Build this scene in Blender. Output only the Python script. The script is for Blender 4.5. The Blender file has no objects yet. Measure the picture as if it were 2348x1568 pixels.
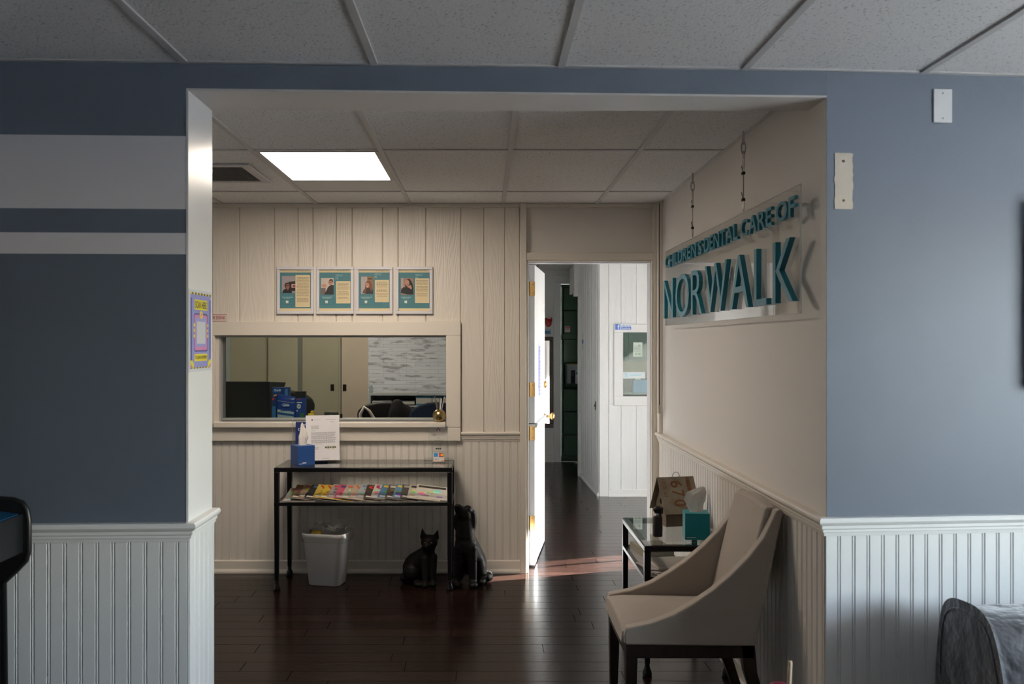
import bpy, bmesh, math, random
from mathutils import Vector, Matrix, noise

random.seed(11)
S = bpy.context.scene
COL = S.collection
R = math.radians

# ------------------------------------------------------------------ camera
F, CX, CY, CH = 2166.0, 1112.0, 786.0, 1.497          # photo pixels, camera height in metres
cam_d = bpy.data.cameras.new('camera')
cam = bpy.data.objects.new('camera', cam_d); COL.objects.link(cam)
cam.location = (0, 0, CH); cam.rotation_euler = (R(90), 0, 0)
cam_d.sensor_width = 36.0; cam_d.lens = 36.0 * F / 2348.0
cam_d.shift_x = (1174 - CX) / 2348.0; cam_d.shift_y = (CY - 784) / 2348.0
cam_d.clip_start = .05; cam_d.clip_end = 200
cam_d.dof.use_dof = True; cam_d.dof.focus_distance = 5.9; cam_d.dof.aperture_fstop = 4.5
S.camera = cam

# ------------------------------------------------------------------ sky, sun, exposure
S.view_settings.view_transform = 'Standard'; S.view_settings.look = 'None'
S.view_settings.gamma = 1.0; S.view_settings.use_curve_mapping = False
S.view_settings.exposure = 0.25
SUN_EL, SUN_AZ = R(33), Vector((1, .35, 0)).normalized()      # towards the sun, in plan
world = bpy.data.worlds.new('sky'); S.world = world; world.use_nodes = True
wn = world.node_tree; wn.nodes.clear()
wo = wn.nodes.new('ShaderNodeOutputWorld'); bg = wn.nodes.new('ShaderNodeBackground')
sk = wn.nodes.new('ShaderNodeTexSky'); sk.sky_type = 'NISHITA'; sk.sun_disc = False
sk.sun_elevation = SUN_EL; sk.sun_rotation = math.atan2(SUN_AZ.x, SUN_AZ.y)
hsv = wn.nodes.new('ShaderNodeHueSaturation'); hsv.inputs['Saturation'].default_value = .65
wn.links.new(sk.outputs[0], hsv.inputs['Color']); wn.links.new(hsv.outputs[0], bg.inputs[0]); wn.links.new(bg.outputs[0], wo.inputs[0])
bg.inputs[1].default_value = 4.3
sun_d = bpy.data.lights.new('sun', 'SUN'); sun_d.energy = 250.0; sun_d.angle = R(.9); sun_d.color = (1, .96, .91)
sun = bpy.data.objects.new('sun_offscreen', sun_d); COL.objects.link(sun)
sv = SUN_AZ * math.cos(SUN_EL) + Vector((0, 0, math.sin(SUN_EL)))
sun.rotation_euler = sv.to_track_quat('Z', 'Y').to_euler(); sun.location = (8, 9, 7)

def portal(name, loc, rot, sx, sy):
    l = bpy.data.lights.new(name, 'AREA'); l.shape = 'RECTANGLE'; l.size = sx; l.size_y = sy
    l.cycles.is_portal = True
    o = bpy.data.objects.new(name, l); COL.objects.link(o); o.location = loc; o.rotation_euler = rot
portal('window_right_offscreen', (3.44, 1.7, 1.40), (0, R(90), 0), 1.35, 1.6)
portal('glazed_door_right_offscreen', (2.66, 6.83, 1.1), (0, R(90), 0), 2.05, .95)
S.cycles.max_bounces = 10; S.cycles.diffuse_bounces = 6; S.cycles.transparent_max_bounces = 16
S.cycles.sample_clamp_indirect = 6.0

# ------------------------------------------------------------------ materials
MATS = {}
def mat(name, col=(.8, .8, .8), rough=.5, metal=0., bump=None, var=None, coat=0., spec=.5, emit=None, strength=0., sheen=0.):
    """bump=(scale,strength[,stretch]); var=(scale,amount,other colour[,stretch])"""
    if name in MATS: return MATS[name]
    m = bpy.data.materials.new(name); m.use_nodes = True; MATS[name] = m
    nt = m.node_tree; b = nt.nodes['Principled BSDF']
    b.inputs['Base Color'].default_value = (*col, 1); b.inputs['Roughness'].default_value = rough
    b.inputs['Metallic'].default_value = metal; b.inputs['Coat Weight'].default_value = coat
    b.inputs['Specular IOR Level'].default_value = spec
    if sheen: b.inputs['Sheen Weight'].default_value = sheen
    if emit:
        b.inputs['Emission Color'].default_value = (*emit, 1); b.inputs['Emission Strength'].default_value = strength
    tc = None
    def coords(stretch):
        nonlocal tc
        tc = tc or nt.nodes.new('ShaderNodeTexCoord')
        mp = nt.nodes.new('ShaderNodeMapping'); mp.inputs['Scale'].default_value = stretch
        nt.links.new(tc.outputs['Object'], mp.inputs[0]); return mp.outputs[0]
    if var:
        n = nt.nodes.new('ShaderNodeTexNoise'); n.inputs['Scale'].default_value = var[0]; n.inputs['Detail'].default_value = 4
        nt.links.new(coords(var[3] if len(var) > 3 else (1, 1, 1)), n.inputs['Vector'])
        r = nt.nodes.new('ShaderNodeValToRGB'); r.color_ramp.elements[0].position = .35; r.color_ramp.elements[1].position = .68
        r.color_ramp.elements[0].color = (*col, 1)
        r.color_ramp.elements[1].color = (*[c + (o - c) * var[1] for c, o in zip(col, var[2])], 1)
        nt.links.new(n.outputs[0], r.inputs[0]); nt.links.new(r.outputs[0], b.inputs['Base Color'])
    if bump:
        n = nt.nodes.new('ShaderNodeTexNoise'); n.inputs['Scale'].default_value = bump[0]; n.inputs['Detail'].default_value = 3
        nt.links.new(coords(bump[2] if len(bump) > 2 else (1, 1, 1)), n.inputs['Vector'])
        bp = nt.nodes.new('ShaderNodeBump'); bp.inputs['Strength'].default_value = bump[1]; bp.inputs['Distance'].default_value = .004
        nt.links.new(n.outputs[0], bp.inputs['Height']); nt.links.new(bp.outputs[0], b.inputs['Normal'])
    return m

def s2l(c): return c / 12.92 if c <= .04045 else ((c + .055) / 1.055) ** 2.4
def ink(r, g, b, rough=.55):
    """flat printed colour given in sRGB 0-255"""
    return mat('ink_%d_%d_%d' % (r, g, b), tuple(s2l(x / 255) for x in (r, g, b)), rough)

def pane_mat(name, tint=(1, 1, 1), rough=0., ior=1.45, extra=0.):
    """thin clear sheet: transmits straight through and mirrors by Fresnel"""
    if name in MATS: return MATS[name]
    m = bpy.data.materials.new(name); m.use_nodes = True; MATS[name] = m
    nt = m.node_tree; nt.nodes.clear()
    o = nt.nodes.new('ShaderNodeOutputMaterial'); t = nt.nodes.new('ShaderNodeBsdfTransparent'); t.inputs[0].default_value = (*tint, 1)
    g = nt.nodes.new('ShaderNodeBsdfGlossy'); g.inputs['Roughness'].default_value = rough
    lw = nt.nodes.new('ShaderNodeLayerWeight'); pw_ = nt.nodes.new('ShaderNodeMath'); pw_.operation = 'POWER'; pw_.inputs[1].default_value = 5
    fr = nt.nodes.new('ShaderNodeMath'); fr.operation = 'MULTIPLY_ADD'; f0 = ((ior - 1) / (ior + 1)) ** 2; fr.inputs[1].default_value = 1 - f0; fr.inputs[2].default_value = f0
    lw.inputs[0].default_value = .5; nt.links.new(lw.outputs['Facing'], pw_.inputs[0]); nt.links.new(pw_.outputs[0], fr.inputs[0])
    mx = nt.nodes.new('ShaderNodeMixShader'); nt.links.new(fr.outputs[0], mx.inputs[0])
    nt.links.new(t.outputs[0], mx.inputs[1]); nt.links.new(g.outputs[0], mx.inputs[2]); nt.links.new(mx.outputs[0], o.inputs[0])
    return m

def plank_paint(name, col, axis_scale=(9, 9, .9), strength=.3):
    """painted rough-sawn panelling with raised wood grain and knots"""
    if name in MATS: return MATS[name]
    m = mat(name, col, .42); nt = m.node_tree; b = nt.nodes['Principled BSDF']
    tc = nt.nodes.new('ShaderNodeTexCoord'); mp = nt.nodes.new('ShaderNodeMapping'); mp.inputs['Scale'].default_value = axis_scale
    inf = nt.nodes.new('ShaderNodeObjectInfo')
    ad = nt.nodes.new('ShaderNodeVectorMath'); ad.operation = 'MULTIPLY_ADD'
    cmb = nt.nodes.new('ShaderNodeCombineXYZ'); 
    for k in range(3): nt.links.new(inf.outputs['Random'], cmb.inputs[k])
    nt.links.new(cmb.outputs[0], ad.inputs[0]); ad.inputs[1].default_value = (13, 13, 13)
    nt.links.new(tc.outputs['Object'], mp.inputs[0]); nt.links.new(mp.outputs[0], ad.inputs[2])
    w = nt.nodes.new('ShaderNodeTexNoise'); w.inputs['Scale'].default_value = 1.1; w.inputs['Detail'].default_value = 1
    nt.links.new(ad.outputs[0], w.inputs['Vector'])
    sn = nt.nodes.new('ShaderNodeMath'); sn.operation = 'MULTIPLY'; sn.inputs[1].default_value = 95
    nt.links.new(w.outputs[0], sn.inputs[0])
    sw = nt.nodes.new('ShaderNodeMath'); sw.operation = 'SINE'; nt.links.new(sn.outputs[0], sw.inputs[0])
    bp = nt.nodes.new('ShaderNodeBump'); bp.inputs['Strength'].default_value = strength; bp.inputs['Distance'].default_value = .0012
    nt.links.new(sw.outputs[0], bp.inputs['Height']); nt.links.new(bp.outputs[0], b.inputs['Normal'])
    return m

WARM = (.66, .60, .53)
M_PLANK = plank_paint('cream_plank_paint', (.68, .63, .56))
M_HPLANK = plank_paint('white_plank_paint', (.80, .80, .79))
M_BEAD = mat('cream_bead_paint', (.66, .62, .57), .4)
M_WBEAD = mat('white_bead_paint', (.72, .72, .72), .35)
M_TRIM = mat('cream_trim_paint', (.68, .63, .56), .38, bump=(30, .03))
M_WTRIM = mat('white_trim_paint', (.74, .74, .74), .3, bump=(25, .03))
M_WALLR = mat('warm_white_wall_paint', (.66, .62, .58), .5, bump=(60, .05))
M_HALL = mat('hall_white_paint', (.78, .77, .75), .45, bump=(60, .05))
M_JAMB = mat('glossy_white_jamb_paint', (.74, .74, .74), .28, bump=(14, .05))
M_BLACK = mat('black_powder_coat', (.004, .004, .0045), .32, spec=.3)
M_GLASS = pane_mat('clear_glass', (.96, .98, .97))
M_ACRYL = pane_mat('clear_acrylic', (.97, .98, .98), ior=1.49)
M_FROST = mat('sawn_acrylic_edge', (.9, .92, .92), .3); M_FROST.node_tree.nodes['Principled BSDF'].inputs['Transmission Weight'].default_value = .9
M_TEALLET = mat('teal_letter_plastic', (.006, .17, .24), .38)
M_STEEL = mat('steel', (.35, .34, .33), .35, 1.0)
M_BRASS = mat('aged_brass', (.62, .38, .14), .3, 1.0)
M_WHITE = mat('white_plastic', (.75, .75, .75), .35)
M_ROOM = mat('off_white_room_paint', (.66, .66, .67), .55)
M_DARKWOOD = mat('espresso_wood', (.012, .007, .005), .35, var=(40, .5, (.03, .015, .01), (1, 1, .1)))

# blue paint with two pale stripes on the left (paint bands by height)
def blue_paint(name, stripes):
    m = mat(name, (.106, .129, .168), .52); nt = m.node_tree; b = nt.nodes['Principled BSDF']
    tc = nt.nodes.new('ShaderNodeTexCoord'); sx = nt.nodes.new('ShaderNodeSeparateXYZ')
    nt.links.new(tc.outputs['Object'], sx.inputs[0])
    n = nt.nodes.new('ShaderNodeTexNoise'); n.inputs['Scale'].default_value = 6; n.inputs['Detail'].default_value = 5
    mp = nt.nodes.new('ShaderNodeMapping'); mp.inputs['Scale'].default_value = (6, 6, 1)
    nt.links.new(tc.outputs['Object'], mp.inputs[0]); nt.links.new(mp.outputs[0], n.inputs['Vector'])
    bp = nt.nodes.new('ShaderNodeBump'); bp.inputs['Strength'].default_value = .12; bp.inputs['Distance'].default_value = .003
    nt.links.new(n.outputs[0], bp.inputs['Height']); nt.links.new(bp.outputs[0], b.inputs['Normal'])
    prev = None
    for z0, z1 in stripes:
        a = nt.nodes.new('ShaderNodeMath'); a.operation = 'GREATER_THAN'; a.inputs[1].default_value = z0
        c = nt.nodes.new('ShaderNodeMath'); c.operation = 'LESS_THAN'; c.inputs[1].default_value = z1
        nt.links.new(sx.outputs['Z'], a.inputs[0]); nt.links.new(sx.outputs['Z'], c.inputs[0])
        d = nt.nodes.new('ShaderNodeMath'); d.operation = 'MULTIPLY'; nt.links.new(a.outputs[0], d.inputs[0]); nt.links.new(c.outputs[0], d.inputs[1])
        if prev:
            e = nt.nodes.new('ShaderNodeMath'); e.operation = 'ADD'; nt.links.new(prev.outputs[0], e.inputs[0]); nt.links.new(d.outputs[0], e.inputs[1]); d = e
        prev = d
    if prev:
        mx = nt.nodes.new('ShaderNodeMix'); mx.data_type = 'RGBA'
        mx.inputs['A'].default_value = (.106, .129, .168, 1); mx.inputs['B'].default_value = (.70, .68, .71, 1)
        nt.links.new(prev.outputs[0], mx.inputs['Factor']); nt.links.new(mx.outputs['Result'], b.inputs['Base Color'])
    return m
M_BLUE = blue_paint('slate_blue_paint', [])
M_BLUESTRIPE = blue_paint('slate_blue_paint_with_pale_bands', [(1.7835, 1.852), (1.9295, 2.1655)])

def floor_mat():
    m = mat('dark_walnut_floor', (.02, .01, .008), .2, spec=.15); nt = m.node_tree; b = nt.nodes['Principled BSDF']
    tc = nt.nodes.new('ShaderNodeTexCoord'); inf = nt.nodes.new('ShaderNodeObjectInfo')
    cmb = nt.nodes.new('ShaderNodeCombineXYZ'); nt.links.new(inf.outputs['Random'], cmb.inputs[0]); nt.links.new(inf.outputs['Random'], cmb.inputs[1])
    ma = nt.nodes.new('ShaderNodeVectorMath'); ma.operation = 'MULTIPLY_ADD'; ma.inputs[1].default_value = (37, 37, 37)
    nt.links.new(cmb.outputs[0], ma.inputs[0]); nt.links.new(tc.outputs['Object'], ma.inputs[2])
    mp = nt.nodes.new('ShaderNodeMapping'); mp.inputs['Scale'].default_value = (3.5, 42, 42); nt.links.new(ma.outputs[0], mp.inputs[0])
    n = nt.nodes.new('ShaderNodeTexNoise'); n.inputs['Scale'].default_value = 2.2; n.inputs['Detail'].default_value = 6; n.inputs['Distortion'].default_value = .6
    nt.links.new(mp.outputs[0], n.inputs['Vector'])
    r = nt.nodes.new('ShaderNodeValToRGB'); r.color_ramp.elements[0].position = .3; r.color_ramp.elements[1].position = .75
    r.color_ramp.elements[0].color = (.006, .0033, .0027, 1); r.color_ramp.elements[1].color = (.020, .0092, .0066, 1)
    nt.links.new(n.outputs[0], r.inputs[0])
    hs = nt.nodes.new('ShaderNodeHueSaturation'); mr = nt.nodes.new('ShaderNodeMapRange'); mr.inputs['To Min'].default_value = .6; mr.inputs['To Max'].default_value = 1.35
    nt.links.new(inf.outputs['Random'], mr.inputs['Value']); nt.links.new(mr.outputs[0], hs.inputs['Value']); nt.links.new(r.outputs[0], hs.inputs['Color'])
    nt.links.new(hs.outputs[0], b.inputs['Base Color'])
    bp = nt.nodes.new('ShaderNodeBump'); bp.inputs['Strength'].default_value = .35; bp.inputs['Distance'].default_value = .0015
    nt.links.new(n.outputs[0], bp.inputs['Height']); nt.links.new(bp.outputs[0], b.inputs['Normal'])
    return m
M_FLOOR = floor_mat()

def tile_mat():
    m = mat('speckled_ceiling_tile', (.62, .62, .62), .9, spec=.2); nt = m.node_tree; b = nt.nodes['Principled BSDF']
    tc = nt.nodes.new('ShaderNodeTexCoord')
    v = nt.nodes.new('ShaderNodeTexNoise'); v.inputs['Scale'].default_value = 115; v.inputs['Detail'].default_value = 2.5
    nt.links.new(tc.outputs['Object'], v.inputs['Vector'])
    r = nt.nodes.new('ShaderNodeValToRGB'); r.color_ramp.elements[0].position = .30; r.color_ramp.elements[1].position = .40
    r.color_ramp.elements[0].color = (.36, .35, .34, 1); r.color_ramp.elements[1].color = (.76, .75, .74, 1)
    nt.links.new(v.outputs[0], r.inputs[0]); nt.links.new(r.outputs[0], b.inputs['Base Color'])
    bp = nt.nodes.new('ShaderNodeBump'); bp.inputs['Strength'].default_value = .5; bp.inputs['Distance'].default_value = .003
    nt.links.new(v.outputs[0], bp.inputs['Height']); nt.links.new(bp.outputs[0], b.inputs['Normal'])
    return m
M_TILE = tile_mat()
M_TBAR = mat('ceiling_grid_paint', (.52, .51, .50), .5)

# ------------------------------------------------------------------ mesh helpers
def W(px, py, d):
    """photo pixel at distance d along the room -> world point"""
    return Vector(((px - CX) * d / F, d, CH - (py - CY) * d / F))

class Pl:
    """a plane to print on: origin, right, up, outward normal"""
    def __init__(s, o, u, v):
        s.o, s.u, s.v = Vector(o), Vector(u).normalized(), Vector(v).normalized(); s.n = s.u.cross(s.v).normalized()
    def __call__(s, a, b, h=0.): return s.o + s.u * a + s.v * b + s.n * h

_txt = {}
def text_geo(t, bold=0., extrude=0., res=3):
    k = (t, bold, extrude, res)
    if k not in _txt:
        cu = bpy.data.curves.new('t', 'FONT'); cu.body = t; cu.offset = bold; cu.extrude = extrude; cu.resolution_u = res
        ob = bpy.data.objects.new('t', cu); COL.objects.link(ob)
        dg = bpy.context.evaluated_depsgraph_get(); me = bpy.data.meshes.new_from_object(ob.evaluated_get(dg))
        vs = [v.co.copy() for v in me.vertices]; fs = [tuple(p.vertices) for p in me.polygons]
        bpy.data.objects.remove(ob); bpy.data.curves.remove(cu); bpy.data.meshes.remove(me)
        x0 = min(v.x for v in vs); x1 = max(v.x for v in vs); y0 = min(v.y for v in vs); y1 = max(v.y for v in vs)
        _txt[k] = (vs, fs, x0, x1, y0, y1)
    return _txt[k]

class MB:
    def __init__(s): s.v, s.f, s.m, s.mats = [], [], [], []
    def mi(s, m):
        if m is None: return 0
        if m not in s.mats: s.mats.append(m)
        return s.mats.index(m)
    def add(s, vs, fs, m=None):
        k = len(s.v); s.v += [tuple(v) for v in vs]; i = s.mi(m)
        for f in fs: s.f.append(tuple(a + k for a in f)); s.m.append(i)
        return s
    def box(s, x0, x1, y0, y1, z0, z1, m=None):
        return s.add([(x, y, z) for z in (z0, z1) for y in (y0, y1) for x in (x0, x1)],
                     [(0, 2, 3, 1), (4, 5, 7, 6), (0, 1, 5, 4), (2, 6, 7, 3), (0, 4, 6, 2), (1, 3, 7, 5)], m)
    def hexa(s, p, m=None):
        """8 points: bottom 4 ccw, top 4 ccw"""
        return s.add(p, [(3, 2, 1, 0), (4, 5, 6, 7), (0, 1, 5, 4), (1, 2, 6, 5), (2, 3, 7, 6), (3, 0, 4, 7)], m)
    def prism(s, pts, ax, a0, a1, m=None):
        """2D outline extruded along axis ax (x: pts are y,z; y: x,z; z: x,y)"""
        n = len(pts)
        def mk(p, a): return {'x': (a, p[0], p[1]), 'y': (p[0], a, p[1]), 'z': (p[0], p[1], a)}[ax]
        vs = [mk(p, a0) for p in pts] + [mk(p, a1) for p in pts]
        return s.add(vs, [tuple(range(n))[::-1], tuple(range(n, 2 * n))] + [(i, (i + 1) % n, n + (i + 1) % n, n + i) for i in range(n)], m)
    def sweep(s, prof, A, B, nrm, m=None, mA=0, mB=0):
        """moulding: prof [(out,z)...] closed outline extruded from A to B; nrm is outwards in plan"""
        A, B, nrm = Vector(A), Vector(B), Vector(nrm).normalized(); n = len(prof)
        d = (B - A).normalized(); vs = [A + (nrm - d * mA) * o + Vector((0, 0, z)) for o, z in prof] + [B + (nrm + d * mB) * o + Vector((0, 0, z)) for o, z in prof]
        return s.add(vs, [tuple(range(n)), tuple(range(n, 2 * n))[::-1]] + [(i, n + i, n + (i + 1) % n, (i + 1) % n) for i in range(n)], m)
    def tube(s, path, r, n=8, m=None, cap=True):
        path = [Vector(p) for p in path]; rs = r if isinstance(r, (list, tuple)) else [r] * len(path)
        vs, up = [], None
        for i, p in enumerate(path):
            t = (path[min(i + 1, len(path) - 1)] - path[max(i - 1, 0)]).normalized()
            if up is None: up = Vector((0, 0, 1)) if abs(t.z) < .9 else Vector((1, 0, 0))
            a = t.cross(up).normalized(); up = a.cross(t).normalized()
            vs += [p + (a * math.cos(q) + up * math.sin(q)) * rs[i] for q in (2 * math.pi * j / n for j in range(n))]
        fs = [(i * n + j, i * n + (j + 1) % n, (i + 1) * n + (j + 1) % n, (i + 1) * n + j) for i in range(len(path) - 1) for j in range(n)]
        if cap: fs += [tuple(range(n))[::-1], tuple(range((len(path) - 1) * n, len(path) * n))]
        return s.add(vs, fs, m)
    def lathe(s, prof, c=(0, 0, 0), n=20, m=None, ax='z'):
        c = Vector(c); vs = []
        for r, h in prof:
            for j in range(n):
                q = 2 * math.pi * j / n; a, b = r * math.cos(q), r * math.sin(q)
                vs.append(c + Vector({'z': (a, b, h), 'x': (h, a, b), 'y': (b, h, a)}[ax]))
        k = len(prof)
        fs = [(i * n + j, i * n + (j + 1) % n, (i + 1) * n + (j + 1) % n, (i + 1) * n + j) for i in range(k - 1) for j in range(n)]
        fs += [tuple(range(n))[::-1], tuple(range((k - 1) * n, k * n))]
        return s.add(vs, fs, m)
    def ball(s, c, r, n=14, m=None):
        r = r if isinstance(r, (list, tuple)) else (r, r, r); c = Vector(c); k = n // 2
        vs = [c + Vector((0, 0, -r[2]))]
        for i in range(1, k):
            a = -math.pi / 2 + math.pi * i / k
            vs += [c + Vector((r[0] * math.cos(a) * math.cos(2 * math.pi * j / n), r[1] * math.cos(a) * math.sin(2 * math.pi * j / n), r[2] * math.sin(a))) for j in range(n)]
        vs.append(c + Vector((0, 0, r[2]))); L = len(vs) - 1
        fs = [(0, 1 + (j + 1) % n, 1 + j) for j in range(n)]
        fs += [(1 + i * n + j, 1 + i * n + (j + 1) % n, 1 + (i + 1) * n + (j + 1) % n, 1 + (i + 1) * n + j) for i in range(k - 2) for j in range(n)]
        fs += [(L, 1 + (k - 2) * n + j, 1 + (k - 2) * n + (j + 1) % n) for j in range(n)]
        return s.add(vs, fs, m)
    def capsule(s, a, b, ra, rb, n=12):
        a, b = Vector(a), Vector(b)
        for i in range(9):
            t = i / 8; s.ball(a.lerp(b, t), ra + (rb - ra) * t, n)
        return s
    # ---- prints on a plane
    def rect(s, P, u0, u1, v0, v1, h, m): return s.add([P(u0, v0, h), P(u1, v0, h), P(u1, v1, h), P(u0, v1, h)], [(0, 1, 2, 3)], m)
    def poly(s, P, pts, h, m): return s.add([P(a, b, h) for a, b in pts], [tuple(range(len(pts)))], m)
    def disc(s, P, u, v, ru, rv, h, m, n=18): return s.poly(P, [(u + ru * math.cos(2 * math.pi * i / n), v + rv * math.sin(2 * math.pi * i / n)) for i in range(n)], h, m)
    def rrect(s, P, u0, u1, v0, v1, r, h, m):
        pts = []
        for cx, cy, a0 in ((u1 - r, v1 - r, 0), (u0 + r, v1 - r, 90), (u0 + r, v0 + r, 180), (u1 - r, v0 + r, 270)):
            pts += [(cx + r * math.cos(R(a0 + k * 22.5)), cy + r * math.sin(R(a0 + k * 22.5))) for k in range(5)]
        return s.poly(P, pts, h, m)
    def text(s, P, t, u0, u1, v0, v1, h, m, bold=0., extrude=0.):
        vs, fs, x0, x1, y0, y1 = text_geo(t, bold)
        return s.add([P(u0 + (v.x - x0) / (x1 - x0) * (u1 - u0), v0 + (v.y - y0) / (y1 - y0) * (v1 - v0), h) for v in vs], fs, m)
    def lines(s, P, u0, u1, v1, n, step, hgt, h, m, centre=False, ragged=.25):
        for i in range(n):
            L = (u1 - u0) * (1 - random.random() * ragged); a = u0 + ((u1 - u0) - L) / 2 if centre else u0
            x = a
            while x < a + L - .002:
                w = min(random.uniform(.006, .016), a + L - x); s.rect(P, x, x + w, v1 - i * step - hgt, v1 - i * step, h, m); x += w + .0025
        return s

def obj(name, mb, m=None, parent=None, loc=(0, 0, 0), rot=(0, 0, 0), bevel=0., seg=2, smooth=False, sub=0, label=None):
    me = bpy.data.meshes.new(name); me.from_pydata(mb.v, [], mb.f)
    if mb.mats:
        if m is not None and m not in mb.mats: pass
        for x in mb.mats: me.materials.append(x)
        for p, i in zip(me.polygons, mb.m): p.material_index = i
    elif m: me.materials.append(m)
    me.update()
    o = bpy.data.objects.new(name, me); COL.objects.link(o); o.location = loc; o.rotation_euler = rot
    if parent: o.parent = parent
    if smooth:
        for p in me.polygons: p.use_smooth = True
    if bevel:
        b = o.modifiers.new('bevel', 'BEVEL'); b.width = bevel; b.segments = seg; b.limit_method = 'ANGLE'; b.angle_limit = R(35)
        if smooth or seg > 1:
            for p in me.polygons: p.use_smooth = True
            try: me.set_sharp_from_angle(angle=R(40))
            except Exception: pass
    if sub:
        q = o.modifiers.new('subdivision', 'SUBSURF'); q.levels = sub; q.render_levels = sub
    if label: o['label'] = label
    if name in ('print', 'cover_print'): o['kind'] = 'stuff'          # flat ink, too fine to pick apart
    return o
def link_copy(src, parent=None, loc=None, rot=None):
    c = src.copy(); COL.objects.link(c); c.parent = parent
    if loc is not None: c.location = loc
    if rot is not None: c.rotation_euler = rot
    return c
def tag(o, label, cat, group=None):
    o['label'] = label; o['category'] = cat
    if group: o['group'] = group
    return o
def thing(name, label, cat, loc=(0, 0, 0), rz=0., group=None):
    o = bpy.data.objects.new(name, None); COL.objects.link(o); o.location = loc; o.rotation_euler = (0, 0, rz); o.empty_display_size = .1
    return tag(o, label, cat, group)
def struct(name, mb, m, bevel=0., label=None):
    o = obj(name, mb, m, bevel=bevel); o['kind'] = 'structure'
    if label: o['label'] = label
    return o
def organic(mb, voxel=.006, smooth=6):
    """union overlapping solids into one continuous skin"""
    me = bpy.data.meshes.new('o'); me.from_pydata(mb.v, [], mb.f); o = bpy.data.objects.new('o', me); COL.objects.link(o)
    r = o.modifiers.new('r', 'REMESH'); r.mode = 'VOXEL'; r.voxel_size = voxel
    q = o.modifiers.new('s', 'SMOOTH'); q.iterations = smooth; q.factor = .5
    dg = bpy.context.evaluated_depsgraph_get(); n = bpy.data.meshes.new_from_object(o.evaluated_get(dg))
    out = MB(); out.v = [tuple(v.co) for v in n.vertices]; out.f = [tuple(p.vertices) for p in n.polygons]; out.m = [0] * len(out.f)
    bpy.data.objects.remove(o); bpy.data.meshes.remove(me); bpy.data.meshes.remove(n); return out

# ================================================================== ROOM SHELL
ZC = 2.402                       # ceiling
YF = 6.15                        # plane of the panelled wall with the reception window
XR = 1.137                       # right wall of the back room
XL = -.965                       # left side of the wide opening
YB = 3.318                       # back of the thick blue wall
ZH = 2.319                       # underside of the opening's head
def yf(x): return 3.055 + .0427 * (x + .965) if x <= 1.147 else 3.145 + .096 * (x - 1.147)
XW0, XW1 = -2.2, 3.4             # front room
XH = 2.6                         # outer wall of the hall

floor = struct('floor', MB().box(-2.9, 3.6, -2.8, 12.9, -.12, -.006), M_FLOOR, label='dark stained wooden plank floor')
# floor planks, run across the room
def floor_rows(x0, x1, y0, y1, w=.127):
    y = y0; k = 0
    while y < y1 - .02:
        yy = min(y + w, y1); x = x0 - random.random() * 1.1
        while x < x1:
            L = random.choice((.75, .95, 1.15, 1.4)); a, b = max(x, x0), min(x + L, x1)
            if b - a > .02:
                c = .0016; mb = MB()
                mb.hexa([(a + .0006, y + .0006, -.006), (b - .0006, y + .0006, -.006), (b - .0006, yy - .0006, -.006), (a + .0006, yy - .0006, -.006),
                         (a + c, y + c, 0), (b - c, y + c, 0), (b - c, yy - c, 0), (a + c, yy - c, 0)])
                obj('floor_plank', mb, M_FLOOR, floor)
            x += L
        y = yy
floor_rows(-1.86, 1.135, 3.80, 6.165)
floor_rows(.28, 1.62, 6.165, 9.2)
floor_rows(.28, 1.12, 9.2, 11.87)

# --- thick blue wall with the wide opening
def slab(mb, x0, x1, z0, z1, m=None, back=YB):
    return mb.hexa([(x0, yf(x0), z0), (x1, yf(x1), z0), (x1, back, z0), (x0, back, z0), (x0, yf(x0), z1), (x1, yf(x1), z1), (x1, back, z1), (x0, back, z1)], m)
wall_l = struct('wall_front_left', slab(MB(), -2.9, XL, 0, 2.6), M_BLUESTRIPE, label='slate blue wall with two pale painted bands')
wall_h = struct('wall_front_head', slab(MB(), XL, XR, ZH, 2.6), M_BLUE, label='slate blue wall strip above the wide opening')
mb = MB()
for xa, xb, th_ in ((XR + .0004, XR + .12, .0025), (XR + .12, 3.5, .2)):
    mb.hexa([(x, y, z) for z in (0, 2.6) for x, y in ((xa, yf(xa)), (xb, yf(xb)), (xb, yf(xb) + th_), (xa, yf(xa) + th_))])
wall_r = struct('wall_front_right', mb, M_BLUE, label='slate blue wall right of the opening')
# painted lining of the opening: jamb and head
mb = MB().box(XL - .001, XL + .006, yf(XL) - .001, YB + .003, .0, ZH)
jamb = obj('jamb_lining', mb, M_JAMB, wall_l, label='glossy white side lining of the opening')
mb = MB(); x0, x1 = XL, XR
mb.hexa([(x0, yf(x0) - .001, ZH - .006), (x1, yf(x1) - .001, ZH - .006), (x1, YB + .003, ZH - .006), (x0, YB + .003, ZH - .006),
         (x0, yf(x0) - .001, ZH + .001), (x1, yf(x1) - .001, ZH + .001), (x1, YB + .003, ZH + .001), (x0, YB + .003, ZH + .001)])
obj('head_lining', mb, mat('soffit_paint', (.64, .61, .59), .4, bump=(8, .1)), wall_h)
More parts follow.
